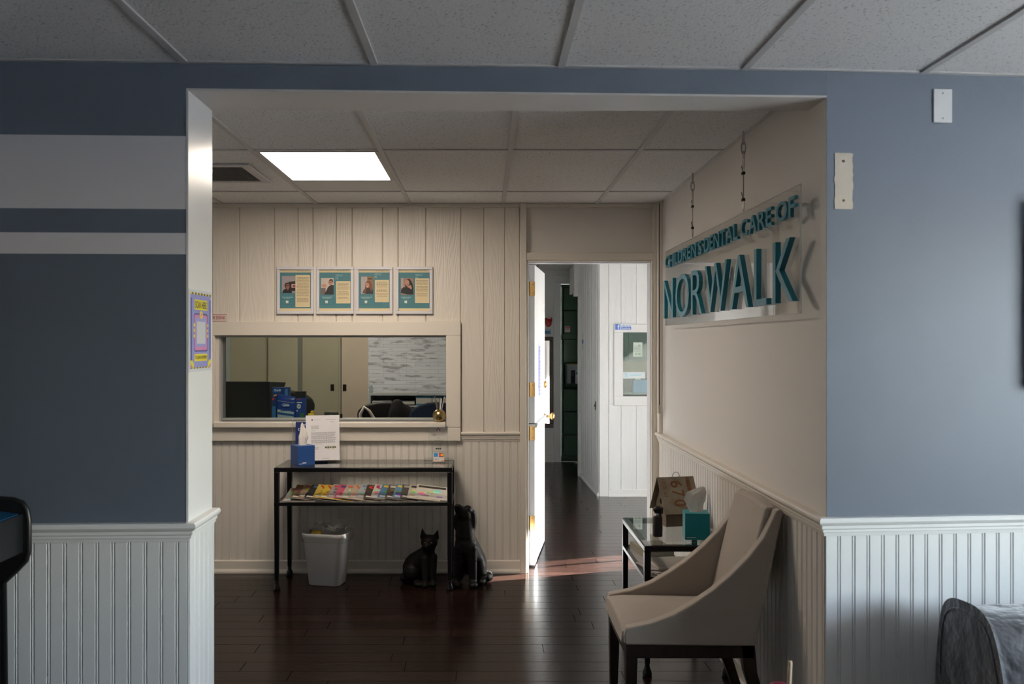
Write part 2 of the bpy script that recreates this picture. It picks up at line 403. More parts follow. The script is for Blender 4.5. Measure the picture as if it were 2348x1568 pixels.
# --- walls around
RB = MB().box(-2.3, -2.2, -2.7, 3.06, 0, 2.6); struct('wall_left', RB, M_BLUE)
struct('wall_rear', MB().box(-2.3, 3.5, -2.8, -2.7, 0, 2.6), M_ROOM)
mb = MB(); wa, wb_, wc, wd_ = .9, 2.5, .75, 2.05
mb.box(3.4, 3.5, -2.7, wa, 0, 2.6); mb.box(3.4, 3.5, wb_, 3.4, 0, 2.6); mb.box(3.4, 3.5, wa, wb_, 0, wc); mb.box(3.4, 3.5, wa, wb_, wd_, 2.6)
struct('wall_right_front', mb, M_ROOM)
mb = MB()
for a, b, c, d in ((wa, wb_, wc, wc + .06), (wa, wb_, wd_ - .06, wd_), (wa, wa + .06, wc + .06, wd_ - .06), (wb_ - .06, wb_, wc + .06, wd_ - .06)): mb.box(3.40, 3.47, a, b, c, d)
win = struct('window_1', mb, M_WTRIM, label='white framed window of the front room')
obj('window_pane', MB().box(3.43, 3.434, wa + .05, wb_ - .05, wc + .05, wd_ - .05), M_GLASS, win)
struct('wall_left_back', MB().box(-2.9, -2.8, 3.3, 12.9, 0, 2.6), M_ROOM)
wall_rt = struct('wall_right', MB().hexa([(x, y, z) for z in (0, 2.6) for x, y in ((XR, yf(XR) + .003), (XR + .12, yf(XR + .12) + .003), (XR + .12, 6.29), (XR, 6.29))]), M_WALLR, label='plain warm white wall behind the hanging sign')
# --- far wall: reception window and doorway
WX0, WX1, WZ0, WZ1 = -1.735, -.253, .985, 1.545       # reception opening
DX0, DX1, DZ = .283, 1.082, 2.025                     # doorway
mb = MB(); y0, y1 = 6.165, 6.28
mb.box(-2.8, WX0, y0, y1, 0, 2.6); mb.box(WX0, WX1, y0, y1, 0, WZ0); mb.box(WX0, WX1, y0, y1, WZ1, 2.6)
mb.box(WX1, DX0, y0, y1, 0, 2.6); mb.box(DX0, DX1, y0, y1, DZ, 2.6); mb.box(DX1, 2.7, y0, y1, 0, 2.6)
wall_f = struct('wall_far', mb, M_WALLR, label='cream panelled wall with reception window and doorway')
# planks of the far wall
seams = [-1.86] + [(p - CX) / 352 for p in (486.6, 549, 629, 683, 717.6, 771, 807.4, 877.4, 913, 976.4, 1057, 1110, 1158, 1192)]
def plank(x0, x1, yfront, yback, z0, z1, m, parent, c=.0035):
    mb = MB().prism([(x0 + .0006, yback), (x0 + .0006, yfront + c), (x0 + c, yfront), (x1 - c, yfront), (x1 - .0006, yfront + c), (x1 - .0006, yback)], 'z', z0, z1)
    return obj('plank', mb, m, parent)
for a, b in zip(seams, seams[1:]):
    plank(a, b, 6.15, 6.165, 1.56 if b < -.14 else .90, 2.385, M_PLANK, wall_f, .006)
obj('crown_strip', MB().box(-2.0, XR, 6.138, 6.166, 2.378, 2.402), M_TRIM, wall_f, bevel=.003)
# beaded boards: one profile, copied along each wall
def bead_mesh(name, z0, z1, m, w=.0508, t=.009, flip=False):
    prof = [(0, t), (0, .001), (.0012, 0), (.0385, 0), (.0405, .0035), (.0425, .0005), (.0445, 0), (.0465, .0005), (.0485, .0035), (.0505, .001), (w, .004), (w, t)]
    mb = MB().prism(prof, 'z', z0, z1)
    me = bpy.data.meshes.new(name); me.from_pydata(mb.v, [], mb.f); me.materials.append(m); me.update(); return me
def beads(me, parent, A, B, w=.0508):
    """boards from A to B (front face on the line, wall behind to the left of travel)"""
    A, B = Vector(A), Vector(B); d = (B - A).normalized(); ang = math.atan2(d.y, d.x); n = math.ceil((B - A).length / w - .02)
    for i in range(n):
        o = bpy.data.objects.new('bead_board', me); COL.objects.link(o); o.parent = parent
        o.location = A + d * (i * w); o.rotation_euler = (0, 0, ang)
        if i == n - 1: o.scale.x = ((B - A).length - i * w) / w
bm_f = bead_mesh('bead_board_far', .07, .87, M_BEAD)
bm_w = bead_mesh('bead_board_front', .07, .87, M_WBEAD)
beads(bm_f, wall_f, (-1.86, 6.156, 0), (.235, 6.156, 0))
beads(bm_f, wall_rt, (XR - .009, 6.15, 0), (XR - .009, yf(XR) - .004, 0))
n_l = Vector((.0427, -1, 0)).normalized(); n_r = Vector((.096, -1, 0)).normalized()
A = Vector((-1.85, yf(-1.85), 0)) + n_l * .009; B = Vector((XL + .012, yf(XL + .012), 0)) + n_l * .009
beads(bm_w, wall_l, A, B)
beads(bm_w, wall_l, (XL + .014, yf(XL) - .006, 0), (XL + .014, YB, 0))
A = Vector((XR - .006, yf(XR), 0)) + n_r * .009; B = Vector((2.1, yf(2.1), 0)) + n_r * .009
beads(bm_w, wall_r, A, B)
# chair rails
def rail(name, A, B, nrm, m, mA=0, mB=0, zt=.918, h=.062, out=.036):
    prof = [(0, zt - h), (.012, zt - h), (.014, zt - h + .012), (.019, zt - h + .014), (.019, zt - h + .022), (.024, zt - h + .026), (.024, zt - .026),
            (out - .006, zt - .022), (out, zt - .014), (out, zt - .006), (out - .005, zt), (0, zt)]
    return struct(name, MB().sweep(prof, A, B, nrm, None, mA, mB), m)
rail('trim_1', Vector((-1.9, yf(-1.9), 0)), Vector((XL, yf(XL), 0)), n_l, M_WTRIM, 0, 1.04)
rail('trim_2', (XL, yf(XL), 0), (XL, YB + .004, 0), (1, 0, 0), M_WTRIM, .96)
rail('trim_3', Vector((XR, yf(XR), 0)), Vector((2.6, yf(2.6), 0)), n_r, M_WTRIM, 1.1)
rail('trim_4', (XR, yf(XR), 0), (XR, 6.15, 0), (-1, 0, 0), M_TRIM, .91)
rail('trim_5', (-.155, 6.165, 0), (.233, 6.165, 0), (0, -1, 0), M_TRIM)
# baseboards
def baseb(name, A, B, nrm, m, h=.083):
    return struct(name, MB().sweep([(0, 0), (.024, 0), (.024, .012), (.017, .024), (.015, .028), (.015, h - .006), (.010, h), (0, h)], A, B, nrm), m)
baseb('baseboard_far', (-2.8, 6.158, 0), (.236, 6.158, 0), (0, -1, 0), M_TRIM)
baseb('baseboard_right', (XR - .002, yf(XR), 0), (XR - .002, 6.14, 0), (-1, 0, 0), M_TRIM)
# reception window casing
mb = MB(); c = .095
mb.box(WX0 - c, WX1 + c, 6.128, 6.166, WZ1, 1.635); mb.box(WX1 + .0005, WX1 + c, 6.128, 6.166, .9485, WZ1); mb.box(WX0 - c, WX0 - .0205, 6.128, 6.166, .9485, WZ1)
w2 = struct('window_2', mb, M_TRIM, bevel=.003, label='cream cased reception window with sliding glass')
mb = MB().box(WX0 - c, WX1 + c, 6.128, 6.166, .86, .948); obj('apron', mb, M_TRIM, w2, bevel=.003)
mb = MB().box(WX0 - .02, WX1 + .0, 6.095, 6.30, .948, WZ0); obj('sill', mb, M_TRIM, w2, bevel=.006)
mb = MB().box(WX0, WX1, 6.166, 6.285, WZ1 - .012, WZ1); mb.box(WX0, WX0 + .012, 6.166, 6.285, WZ0, WZ1 - .012); obj('reveal', mb, mat('aluminium_track', (.42, .43, .43), .4, .3), w2)
mb = MB().box(WX0, WX1, 6.20, 6.245, WZ0, 1.003); obj('bottom_track', mb, mat('aluminium_track', (.42, .43, .43), .4, .3), w2, bevel=.002)
mb = MB().box(WX0 + .014, WX0 + .03, 6.212, 6.220, 1.003, WZ1 - .012); obj('pane_frame', mb, M_STEEL, w2)
mb = MB().box(WX0 + .03, -.949, 6.212, 6.217, 1.003, WZ1 - .012); obj('window_pane', mb, pane_mat('greenish_glass', (.86, .90, .86)), w2)
mb = MB().box(-.949, -.944, 6.211, 6.218, 1.003, WZ1 - .012); obj('pane_edge', mb, mat('dark_glass_edge', (.03, .04, .04), .3), w2)
mb = MB().box(-.952, -.937, 6.205, 6.212, 1.0, 1.03); obj('bumper', mb, M_BLACK, w2)
# door casing
mb = MB()
mb.box(.228, .268, 6.122, 6.166, 0, 2.402); mb.box(.268, 1.094, 6.130, 6.166, 2.035, 2.082); mb.box(1.094, XR - .001, 6.130, 6.166, 0, 2.402)
mb.box(.268, .283, 6.138, 6.17, 0, DZ + .01); mb.box(.283, DX1, 6.138, 6.17, DZ, DZ + .01); mb.box(DX1, 1.094, 6.138, 6.17, 0, DZ + .01)
fr = struct('trim_6', mb, M_TRIM, bevel=.003, label='cream door casing')
mb = MB().box(.272, DX0 + .004, 6.17, 6.285, 0, DZ); mb.box(DX1 - .004, 1.092, 6.17, 6.285, 0, DZ); mb.box(.272, 1.092, 6.17, 6.285, DZ - .004, DZ + .008)
obj('door_lining', mb, M_WTRIM, fr)
struct('trim_7', MB().box(XR - .022, XR, 6.05, 6.128, .918, 2.40), M_TRIM, bevel=.003, label='vertical cover strip in the room corner')

# ------------------------------------------------------------------ ceilings
def ceiling(name, label, x0, x1, y0, y1, gx, gy, yend=None, skip=()):
    """tiles .61 x 1.22 on a bar grid; gx, gy: one bar position; yend(x): slanted far edge"""
    yend = yend or (lambda x: y1)
    b = MB(); xs = [x0] + [v for v in (gx + .61 * k for k in range(-12, 13)) if x0 + .03 < v < x1 - .03] + [x1]
    ys = [y0] + [v for v in (gy + 1.22 * k for k in range(-8, 9)) if y0 + .03 < v < y1 - .03] + [y1]
    for v in xs[1:-1]: b.box(v - .012, v + .012, y0, yend(v), ZC - .002, ZC + .03)
    for v in ys[1:-1]: b.box(x0, x1, v - .012, v + .012, ZC - .0012, ZC + .028)
    for v in (x0, x1 - .018): b.box(v, v + .018, y0, y1, ZC - .001, ZC + .01)
    b.box(x0, x1, y0, y0 + .018, ZC - .001, ZC + .01)
    for p, q in zip(xs, xs[1:]):
        b.hexa([(p, yend(p) - .018, ZC - .001), (q, yend(q) - .018, ZC - .001), (q, yend(q), ZC - .001), (p, yend(p), ZC - .001),
                (p, yend(p) - .018, ZC + .01), (q, yend(q) - .018, ZC + .01), (q, yend(q), ZC + .01), (p, yend(p), ZC + .01)])
    c = struct(name, b, M_TBAR, label=label); g = .004
    for i, (a, bb) in enumerate(zip(xs, xs[1:])):
        for j, (p, q) in enumerate(zip(ys, ys[1:])):
            if any(abs(a - s[0]) < .1 and abs(p - s[1]) < .1 for s in skip): continue
            qa, qb = (yend(a), yend(bb)) if j == len(ys) - 2 else (q, q)
            obj('ceiling_tile', MB().hexa([(x, y, z) for z in (ZC + .004, ZC + .018) for x, y in ((a + g, p + g), (bb - g, p + g), (bb - g, qb - g), (a + g, qa - g))]), M_TILE, c)
    return c
ceil_front = ceiling('ceiling_front', 'speckled white tile ceiling of the front room', -2.2, 3.4, .62, 3.03, .25, 1.84, lambda x: yf(x))
struct('ceiling_front_rear', MB().box(-2.2, 3.4, -2.7, .63, ZC + .002, ZC + .02), M_TILE)
ceil_back = ceiling('ceiling_back', 'speckled tile ceiling over the reception desk window', -2.8, XR, YB, 6.15, .12, 4.444, None, skip=((-1.10, 4.444), (-1.71, 4.444)))
ceil_rec = struct('ceiling_reception', MB().box(-2.8, .1, 6.28, 9.4, ZC, ZC + .02), M_TILE)
ceil_hall = ceiling('ceiling_hall', 'tile ceiling of the hall', .1, 2.6, 6.285, 12.6, .62, 7.1)
struct('roof', MB().box(-3.2, 3.7, -3.0, 13.2, 2.6, 2.75), mat('roof_board', (.3, .3, .3), .8))
struct('added_sun_shade', MB().box(3.5, 5.6, -3.0, 4.2, 2.45, 2.58), mat('roof_board', (.3, .3, .3), .8))  # added slab out of view, keeps direct sun off the front room window
struct('ground', MB().box(-40, 40, -40, 50, -.3, -.14), mat('pale_paving', (.70, .69, .67), .9, var=(3, .4, (.55, .55, .54))))

# ------------------------------------------------------------------ ceiling fixtures
lt = thing('ceiling_light', 'glowing square flat panel light set in the tile ceiling', 'ceiling light', (-.795, 5.05, ZC))
def ring(x0, x1, y0, y1, w, z0, z1):
    m = MB(); m.box(x0, x1, y0, y0 + w, z0, z1); m.box(x0, x1, y1 - w, y1, z0, z1); m.box(x0, x0 + w, y0 + w, y1 - w, z0, z1); m.box(x1 - w, x1, y0 + w, y1 - w, z0, z1); return m
obj('frame', ring(-.293, .293, -.592, .212, .022, -.003, .02), M_TBAR, lt)
obj('lens', MB().box(-.272, .272, -.57, .19, .002, .012), mat('lit_lens', (.9, .9, .9), .5, emit=(1, .86, .71), strength=25.0), lt, label='glowing diffuser')
obj('filler_panel', MB().box(-.293, .293, .214, .594, .003, .02), mat('smooth_filler_panel', (.62, .61, .59), .6), lt)
v = thing('ceiling_vent', 'square return air grille with dark mesh in the ceiling', 'vent', (-1.46, 5.045, ZC))
obj('frame', ring(-.265, .265, -.265, .265, .05, -.008, .004), M_TBAR, v, bevel=.004)
mb = MB()
for k in range(36): mb.box(-.215 + k * .012, -.212 + k * .012, -.215, .215, -.003, .003)
for k in range(36): mb.box(-.215, .215, -.215 + k * .012, -.212 + k * .012, -.003, .003)
obj('mesh_grille', mb, mat('grille_metal', (.10, .095, .09), .6), v)
mb = MB(); q_ = .22
for x0_, x1_, y0_, y1_ in ((-q_ - .004, -q_, -q_, q_), (q_, q_ + .004, -q_, q_), (-q_, q_, -q_ - .004, -q_), (-q_, q_, q_, q_ + .004)): mb.box(x0_, x1_, y0_, y1_, .004, .19)
mb.box(-q_, q_, -q_, q_, .186, .19); obj('duct_box', mb, mat('galvanised_duct', (.30, .30, .30), .5, .6), v)
mb = MB(); tx0, tx1, ty0, ty1 = -1.71 + .004, -1.10 - .004, 4.444 + .004, 5.664 - .004; vx, vy = -1.46, 5.045
for x0_, x1_, y0_, y1_ in ((tx0, tx1, ty0, vy - q_ - .004), (tx0, tx1, vy + q_ + .004, ty1), (tx0, vx - q_ - .004, vy - q_ - .004, vy + q_ + .004), (vx + q_ + .004, tx1, vy - q_ - .004, vy + q_ + .004)): mb.box(x0_, x1_, y0_, y1_, ZC + .004, ZC + .018)
obj('ceiling_tile', mb, M_TILE, ceil_back)
for sx in (-1, 1): obj('screw', MB().lathe([(.004, -.0095), (.006, -.008)], (sx * .24, 0, 0), 8), M_STEEL, v)

# ================================================================== RECEPTION OFFICE behind the window
YR = 8.6; kx_ = lambda px: (px - CX) * YR / F
struct('wall_reception_back', MB().box(-2.8, .05, YR + .06, YR + .16, 0, 2.6), mat('office_beige_paint', (.50, .44, .35), .6))
struct('wall_reception_right', MB().box(.05, .12, 6.28, 11.9, 0, 2.6), M_HALL)
struct('wall_reception_left', MB().box(-2.8, -2.72, 6.28, YR + .1, 0, 2.6), mat('office_blue_white_paint', (.55, .60, .62), .6))
struct('wall_reception_return', MB().box(kx_(470), kx_(527), YR - .07, YR + .06, 0, 2.6), mat('office_blue_white_paint', (.55, .60, .62), .6))
ol = thing('ceiling_light_offscreen', 'flat panel light in the office ceiling behind reception', 'ceiling light', (-1.25, 7.5, ZC))
obj('frame', ring(-.3, .3, -.3, .3, .02, -.004, .0), M_TBAR, ol)
obj('lens', MB().box(-.28, .28, -.28, .28, -.003, -.001), mat('lit_lens_office', (.9, .9, .9), .5, emit=(1, .90, .76), strength=13.0), ol)
kx = lambda px: (px - CX) * YR / F
MD = mat('beige_closet_door', (.60, .52, .40), .55, var=(5, .3, (.47, .42, .33)))
cl = thing('sliding_closet', 'beige sliding closet doors along the office wall', 'closet', (kx(690), YR, 0))
def closet_door(p0, p1, yo, pull=None):
    d = obj('door', MB().box(kx(p0) - kx(690), kx(p1) - kx(690), yo, yo + .03, .02, 2.36), MD, cl, bevel=.003)
    if pull: obj('finger_pull', MB().box(kx(pull) - kx(690) - .016, kx(pull) - kx(690) + .016, yo - .003, yo + .001, 1.06, 1.12), mat('brown_pull', (.035, .022, .015), .35, .6), d)
closet_door(527, 615, .01, None); closet_door(616.3, 684, -.03, None); closet_door(693, 777, -.0, 762); closet_door(777.5, 846, -.02, 791)
obj('jamb', MB().box(kx(684) - kx(690), kx(693) - kx(690), -.03, .04, 0, 2.38), mat('closet_jamb', (.26, .26, .24), .5), cl)
obj('top_track', MB().box(kx(520) - kx(690), kx(850) - kx(690), -.02, .05, 2.36, 2.40), M_TRIM, cl)
# brick patterned accent wall
def brick_paper():
    m = mat('pale_stone_wallpaper', (.6, .65, .68), .6); nt = m.node_tree; b = nt.nodes['Principled BSDF']
    tc = nt.nodes.new('ShaderNodeTexCoord'); mp = nt.nodes.new('ShaderNodeMapping'); mp.inputs['Rotation'].default_value = (R(-90), 0, 0)
    br = nt.nodes.new('ShaderNodeTexBrick'); br.inputs['Scale'].default_value = 1.0; br.inputs['Brick Width'].default_value = .21; br.inputs['Row Height'].default_value = .033
    br.inputs['Mortar Size'].default_value = .0016; br.inputs['Color1'].default_value = (.70, .74, .77, 1); br.inputs['Color2'].default_value = (.62, .66, .70, 1); br.inputs['Mortar'].default_value = (.46, .49, .52, 1)
    br.offset = .37; br.inputs['Bias'].default_value = -.2
    nt.links.new(tc.outputs['Object'], mp.inputs[0]); nt.links.new(mp.outputs[0], br.inputs['Vector'])
    mp2 = nt.nodes.new('ShaderNodeMapping'); mp2.inputs['Scale'].default_value = (8, 1, 42); nt.links.new(tc.outputs['Object'], mp2.inputs[0])
    n = nt.nodes.new('ShaderNodeTexNoise'); n.inputs['Scale'].default_value = 1.0; n.inputs['Detail'].default_value = 4; nt.links.new(mp2.outputs[0], n.inputs['Vector'])
    r = nt.nodes.new('ShaderNodeValToRGB'); r.color_ramp.elements[0].position = .54; r.color_ramp.elements[1].position = .66
    r.color_ramp.elements[0].color = (1, 1, 1, 1); r.color_ramp.elements[1].color = (.52, .50, .50, 1); nt.links.new(n.outputs[0], r.inputs[0])
    mx = nt.nodes.new('ShaderNodeMix'); mx.data_type = 'RGBA'; mx.blend_type = 'MULTIPLY'; mx.inputs['Factor'].default_value = 1
    nt.links.new(br.outputs[0], mx.inputs['A']); nt.links.new(r.outputs[0], mx.inputs['B']); nt.links.new(mx.outputs['Result'], b.inputs['Base Color'])
    return m
struct('wall_reception_accent', MB().box(kx(846), .05, YR - .06, YR + .07, 0, 2.6), brick_paper(), label='pale stacked stone patterned wall behind reception')
# desk
dk = thing('reception_desk', 'pale reception desk just behind the sliding window', 'desk', (-1.0, 6.75, 0))
obj('desktop', MB().box(-1.1, .95, -.46, .25, .84, .875), mat('pale_laminate', (.5, .47, .42), .4), dk, bevel=.004)
for x in (-1.08, .9): obj('end_panel', MB().box(x, x + .03, -.44, .22, 0, .84), mat('pale_laminate', (.5, .47, .42), .4), dk)
obj('modesty_panel', MB().box(-1.05, .9, -.44, -.42, .1, .84), mat('pale_laminate', (.5, .47, .42), .4), dk)
# monitor
mo = thing('monitor', 'black computer monitor behind the left of the reception glass', 'monitor', (-1.66, 6.62, .875), R(-4))
M_MON = mat('black_plastic', (.006, .0065, .008), .42)
mb = MB().hexa([(-.19, -.02, .03), (.165, -.02, .03), (.155, .03, .05), (-.18, .03, .05), (-.19, -.02, .352), (.165, -.02, .352), (.225, .17, .34), (-.18, .17, .34)])
obj('housing', mb, M_MON, mo, bevel=.006)
obj('stand', MB().box(-.03, .03, .02, .06, .005, .08), M_MON, mo); obj('foot', MB().box(-.11, .11, -.04, .12, 0, .012), M_MON, mo, bevel=.004)
obj('logo_dot', MB().box(-.182, -.174, -.022, -.020, .335, .342), ink(140, 70, 40), mo)
# oral care packs
D1 = 6.42
def pk(px): return (px - CX) * D1 / F
def pz(py): return CH - (py - CY) * D1 / F
CT = .875
pk1 = thing('toothbrush_pack', 'blue toothbrush pack with white brand lettering beside the monitor', 'package', (pk(638), D1 + .07, CT))
w = pk(662) - pk(621); h = pz(889) - CT
obj('carton', MB().box(-w / 2, w / 2, 0, .05, 0, h), ink(10, 50, 120), pk1, bevel=.003)
P = Pl((-w / 2, 0, 0), (1, 0, 0), (0, 0, 1)); mb = MB()
mb.rrect(P, .012, .068, h - .036, h - .006, .013, .001, ink(20, 90, 170)); mb.text(P, 'Oral-B', .016, .062, h - .028, h - .012, .002, ink(235, 238, 240), .01)
mb.rect(P, .09, .112, h - .06, h - .01, .001, ink(60, 120, 190)); mb.poly(P, [(.012, h - .062), (.034, h - .058), (.04, h - .048), (.016, h - .052)], .002, ink(230, 160, 40)); mb.disc(P, .012, h - .08, .008, .009, .001, ink(190, 40, 40))
mb.rect(P, .004, .03, .0, h - .13, .001, ink(40, 120, 190))
obj('print', mb, None, pk1)
pk2 = thing('floss_bag', 'blue and white pouch of floss picks in front of the toothbrush pack', 'package', (pk(657), D1, CT))
hb = pz(906) - CT; P = Pl((0, -.0215, hb - .168), (1, 0, 0), (0, 0, 1))
def pouch(w0, w1, h, t):
    m = MB(); n = 8
    for i in range(n + 1):
        z = h * i / n; f = math.sin(math.pi * min(i / n, 1) * .92 + .12); ww = (w0 + (w1 - w0) * i / n) / 2
        for j in range(12):
            q = 2 * math.pi * j / 12; m.v.append((ww * math.cos(q), t * f * math.sin(q), z + (.012 * math.cos(q) * -1 if i == n else 0)))
    for i in range(n):
        for j in range(12): m.f.append((i * 12 + j, i * 12 + (j + 1) % 12, (i + 1) * 12 + (j + 1) % 12, (i + 1) * 12 + j)); m.m.append(0)
    m.f += [tuple(range(12))[::-1], tuple(range(n * 12, n * 12 + 12))]; m.m += [0, 0]; return m
obj('bag', pouch(.125, .128, hb, .02), mat('blue_film', tuple(s2l(x / 255) for x in (20, 60, 150)), .3), pk2, smooth=True)
mb = MB(); mb.poly(P, [(-.055, .0), (.05, .0), (.055, .055), (.0, .066), (-.058, .075)], .0008, ink(165, 185, 200)); mb.poly(P, [(-.055, .04), (.055, .025), (.056, .04), (-.056, .056)], .0012, ink(30, 80, 150))
mb.disc(P, -.002, .102, .03, .014, .001, ink(60, 120, 200)); mb.disc(P, -.002, .102, .0285, .0125, .0014, ink(25, 70, 160)); mb.text(P, 'Glide', -.022, .022, .094, .112, .002, ink(235, 240, 245), .012)
mb.lines(P, -.035, .04, .069, 1, .01, .008, .0016, ink(60, 90, 140)); mb.poly(P, [(-.06, .131), (.06, .116), (.06, .119), (-.06, .134)], .001, ink(170, 160, 165))
obj('print', mb, None, pk2)
pk3 = thing('brush_head_box', 'narrow dark blue box with black top beside the floss pouch', 'package', (pk(688), D1 + .01, CT))
h3 = pz(898) - CT
obj('carton', MB().box(-.034, .034, 0, .04, 0, h3), ink(16, 60, 150), pk3, bevel=.002)
obj('black_top', MB().box(-.0345, .0345, -.0005, .0405, h3 - .042, h3 + .001), ink(10, 11, 14), pk3)
P = Pl((-.034, 0, h3 - .195), (1, 0, 0), (0, 0, 1)); h3 = .195; mb = MB(); mb.disc(P, .024, .095, .014, .016, .001, ink(225, 228, 230)); mb.rect(P, .014, .034, .09, .093, .0014, ink(40, 60, 100)); mb.rect(P, .014, .034, .097, .1, .0014, ink(40, 60, 100))
mb.rect(P, .008, .04, h3 - .055, h3 - .049, .001, ink(150, 60, 50)); mb.rect(P, .01, .045, h3 - .078, h3 - .07, .001, ink(200, 205, 215)); mb.rect(P, .03, .06, .02, .05, .001, ink(40, 110, 70)); mb.disc(P, .012, .065, .006, .006, .001, ink(200, 190, 180))
obj('print', mb, None, pk3)
sb = thing('black_bag', 'black cloth bag slumped behind the toothbrush pack', 'bag', (pk(645), 6.87, CT))
mb = MB(); mb.ball((0, 0, .125), (.10, .08, .12)); mb.ball((-.03, 0, .22), (.07, .05, .06)); mb.ball((.06, 0, .16), (.09, .06, .09))
obj('body', organic(mb, .012, 4), mat('black_cloth', (.012, .012, .013), .8, bump=(40, .5)), sb, smooth=True)
# duck, wallet, small items
dx = (714 - CX) * 6.36 / F
tb = thing('black_tray', 'small black desk tray under the yellow duck', 'tray', (dx, 6.37, CT))
obj('body', MB().box(-.055, .05, -.03, .09, 0, .118), mat('dark_desk_plastic', (.02, .022, .02), .5), tb, bevel=.005); obj('lip', MB().box(-.055, .05, -.034, -.03, .1, .118), mat('dark_desk_plastic', (.02, .022, .02), .5), tb)
dz = CT + .1185
du = thing('rubber_duck', 'yellow rubber duck with orange beak', 'toy duck', (dx, 6.36, dz), 0)
MY = mat('yellow_rubber', (.72, .50, .02), .4)
mb = MB(); mb.ball((0, 0, .015), (.022, .017, .016)); mb.ball((-.017, 0, .022), (.009, .009, .008)); mb.ball((.006, 0, .037), (.0125, .012, .012)); mb.capsule((.004, 0, .02), (.006, 0, .033), .011, .008)
obj('body', organic(mb, .003, 3), MY, du, smooth=True); obj('beak', MB().ball((.019, 0, .035), (.007, .006, .0035)), ink(230, 110, 30), du, smooth=True)
for sy in (-1, 1): obj('eye', MB().ball((.012, sy * .008, .041), .0022, 8), M_BLACK, du)
wl = thing('dark_case', 'dark olive flat case standing behind the letter', 'case', ((759 - CX) * 6.5 / F, 6.5, CT))
obj('body', MB().box(-.048, .048, 0, .03, 0, .147), mat('dark_olive', (.03, .032, .026), .5), wl, bevel=.008); obj('clasp', MB().box(-.01, .01, -.002, 0, .12, .13), M_STEEL, wl)
# office chairs with jackets
def swivel(name, label, px, d, ztop, w, mm, stripe=False):
    t = thing(name, label, 'office chair', ((px - CX) * d / F, d, 0))
    mb = MB(); n = 10
    ov = []
    for i in range(n + 1):
        q = math.pi * i / n; ov.append((w / 2 * math.cos(q) * (1 if i in (0, n) else 1), ztop - .10 + .10 * math.sin(q)))
    ov += [(-w / 2 + .03, .56), (w / 2 - .03, .56)]
    obj('backrest', mb.prism(ov, 'y', -.03, .04), mm, t, bevel=.02, seg=3)
    obj('seat', MB().box(-.195, .195, .03, .42, .44, .53), mm, t, bevel=.03, seg=3)
    obj('column', MB().lathe([(.03, .08), (.03, .45)], (0, .22, 0), 12), M_BLACK, t)
    for k in range(5):
        a = 2 * math.pi * k / 5; leg = obj('base_leg', MB().tube([(0, .22, .09), (.19 * math.cos(a), .22 + .19 * math.sin(a), .065)], .02, 6), M_BLACK, t)
        obj('caster', MB().ball((.19 * math.cos(a), .22 + .19 * math.sin(a), .03), .03, 8), M_BLACK, leg)
    if stripe:
        l = -w / 2
        obj('white_band', MB().tube([(l + .055, -.034, .6), (l + .035, -.036, .86), (l + .03, -.036, ztop - .10), (l + .06, -.036, ztop - .045), (l + .10, -.036, ztop - .075), (l + .16, -.036, ztop - .17), (l + .2, -.034, ztop - .3)], .0135, 8), ink(215, 210, 200), t, smooth=True, label='white curved band')
    return t
dC = 7.62; zt = CH - (920 - CY) * dC / F
ch1 = swivel('swivel_chair', 'black office chair with a white curved band on its back', 886, dC, zt, .47, mat('black_leather', (.010, .010, .011), .45, bump=(60, .2)), True)
ch2 = swivel('swivel_chair', 'dark blue covered office chair next to the white banded one', 1000, 7.12, CH - (922 - CY) * 7.12 / F, .40, mat('navy_fabric', (.003, .015, .045), .8, bump=(60, .3)))
jk = thing('black_jacket', 'black jacket draped over the middle office chair back', 'jacket', ((912 - CX) * (dC - .05) / F, dC - .05, .56))
mb = MB(); mb.ball((0, -.03, .18), (.10, .05, .33)); mb.ball((.05, .0, .32), (.10, .06, .13)); obj('cloth', organic(mb, .02, 4), mat('black_cloth', (.012, .012, .013), .8), jk, smooth=True)
# shelf of papers by the accent wall
dS = 8.2; sx0, sx1 = (845 - CX) * dS / F, (1040 - CX) * dS / F; zs = CH - (902 - CY) * dS / F
sh = thing('paper_sorter', 'white shelf unit full of papers and folders against the stone patterned wall', 'shelf', ((sx0 + sx1) / 2, dS, 0))
hw = (sx1 - sx0) / 2; MW = mat('pale_grey_laminate', (.45, .49, .50), .5)
obj('top', MB().box(-hw, hw, 0, .3, zs - .018, zs), MW, sh); obj('side', MB().box(-hw, -hw + .018, 0, .3, 0, zs - .018), MW, sh); obj('side', MB().box(hw - .018, hw, 0, .3, 0, zs - .018), MW, sh); obj('back', MB().box(-hw + .018, hw - .018, .28, .29, 0, zs - .018), MW, sh)
for z in (zs - .105, zs - .22, zs - .45): obj('shelf_board', MB().box(-hw + .018, hw - .018, 0, .28, z - .014, z), MW, sh)
def flatbox(name, label, cat, x0, x1, y0, y1, z0, z1, m, grp=None, px=None):
    t = thing(name, label, cat, ((x0 + x1) / 2, y0, z0), 0, grp); X = (x1 - x0) / 2
    obj('cover', MB().box(-X, X, 0, y1 - y0, 0, z1 - z0), m, t, bevel=.001)
    obj('pages', MB().box(-X + .002, X - .002, -.0006, .01, (z1 - z0) * .2, (z1 - z0) * .8), ink(190, 188, 180), t)
    return t
L = sx0; zb = zs - .105
flatbox('binder', 'dark binder on the upper shelf under the papers', 'binder', L + .21, L + .40, dS + .01, dS + .25, zb, zb + .045, ink(20, 22, 26))
flatbox('folder_stack', 'cream folder stack at the left of the upper shelf', 'folder', L + .025, L + .19, dS + .01, dS + .25, zb, zb + .022, ink(150, 145, 125))
flatbox('folder_stack', 'white paper ream lying on the cream folder stack', 'paper', L + .03, L + .2, dS + .012, dS + .25, zb + .022, zb + .04, ink(165, 172, 175))
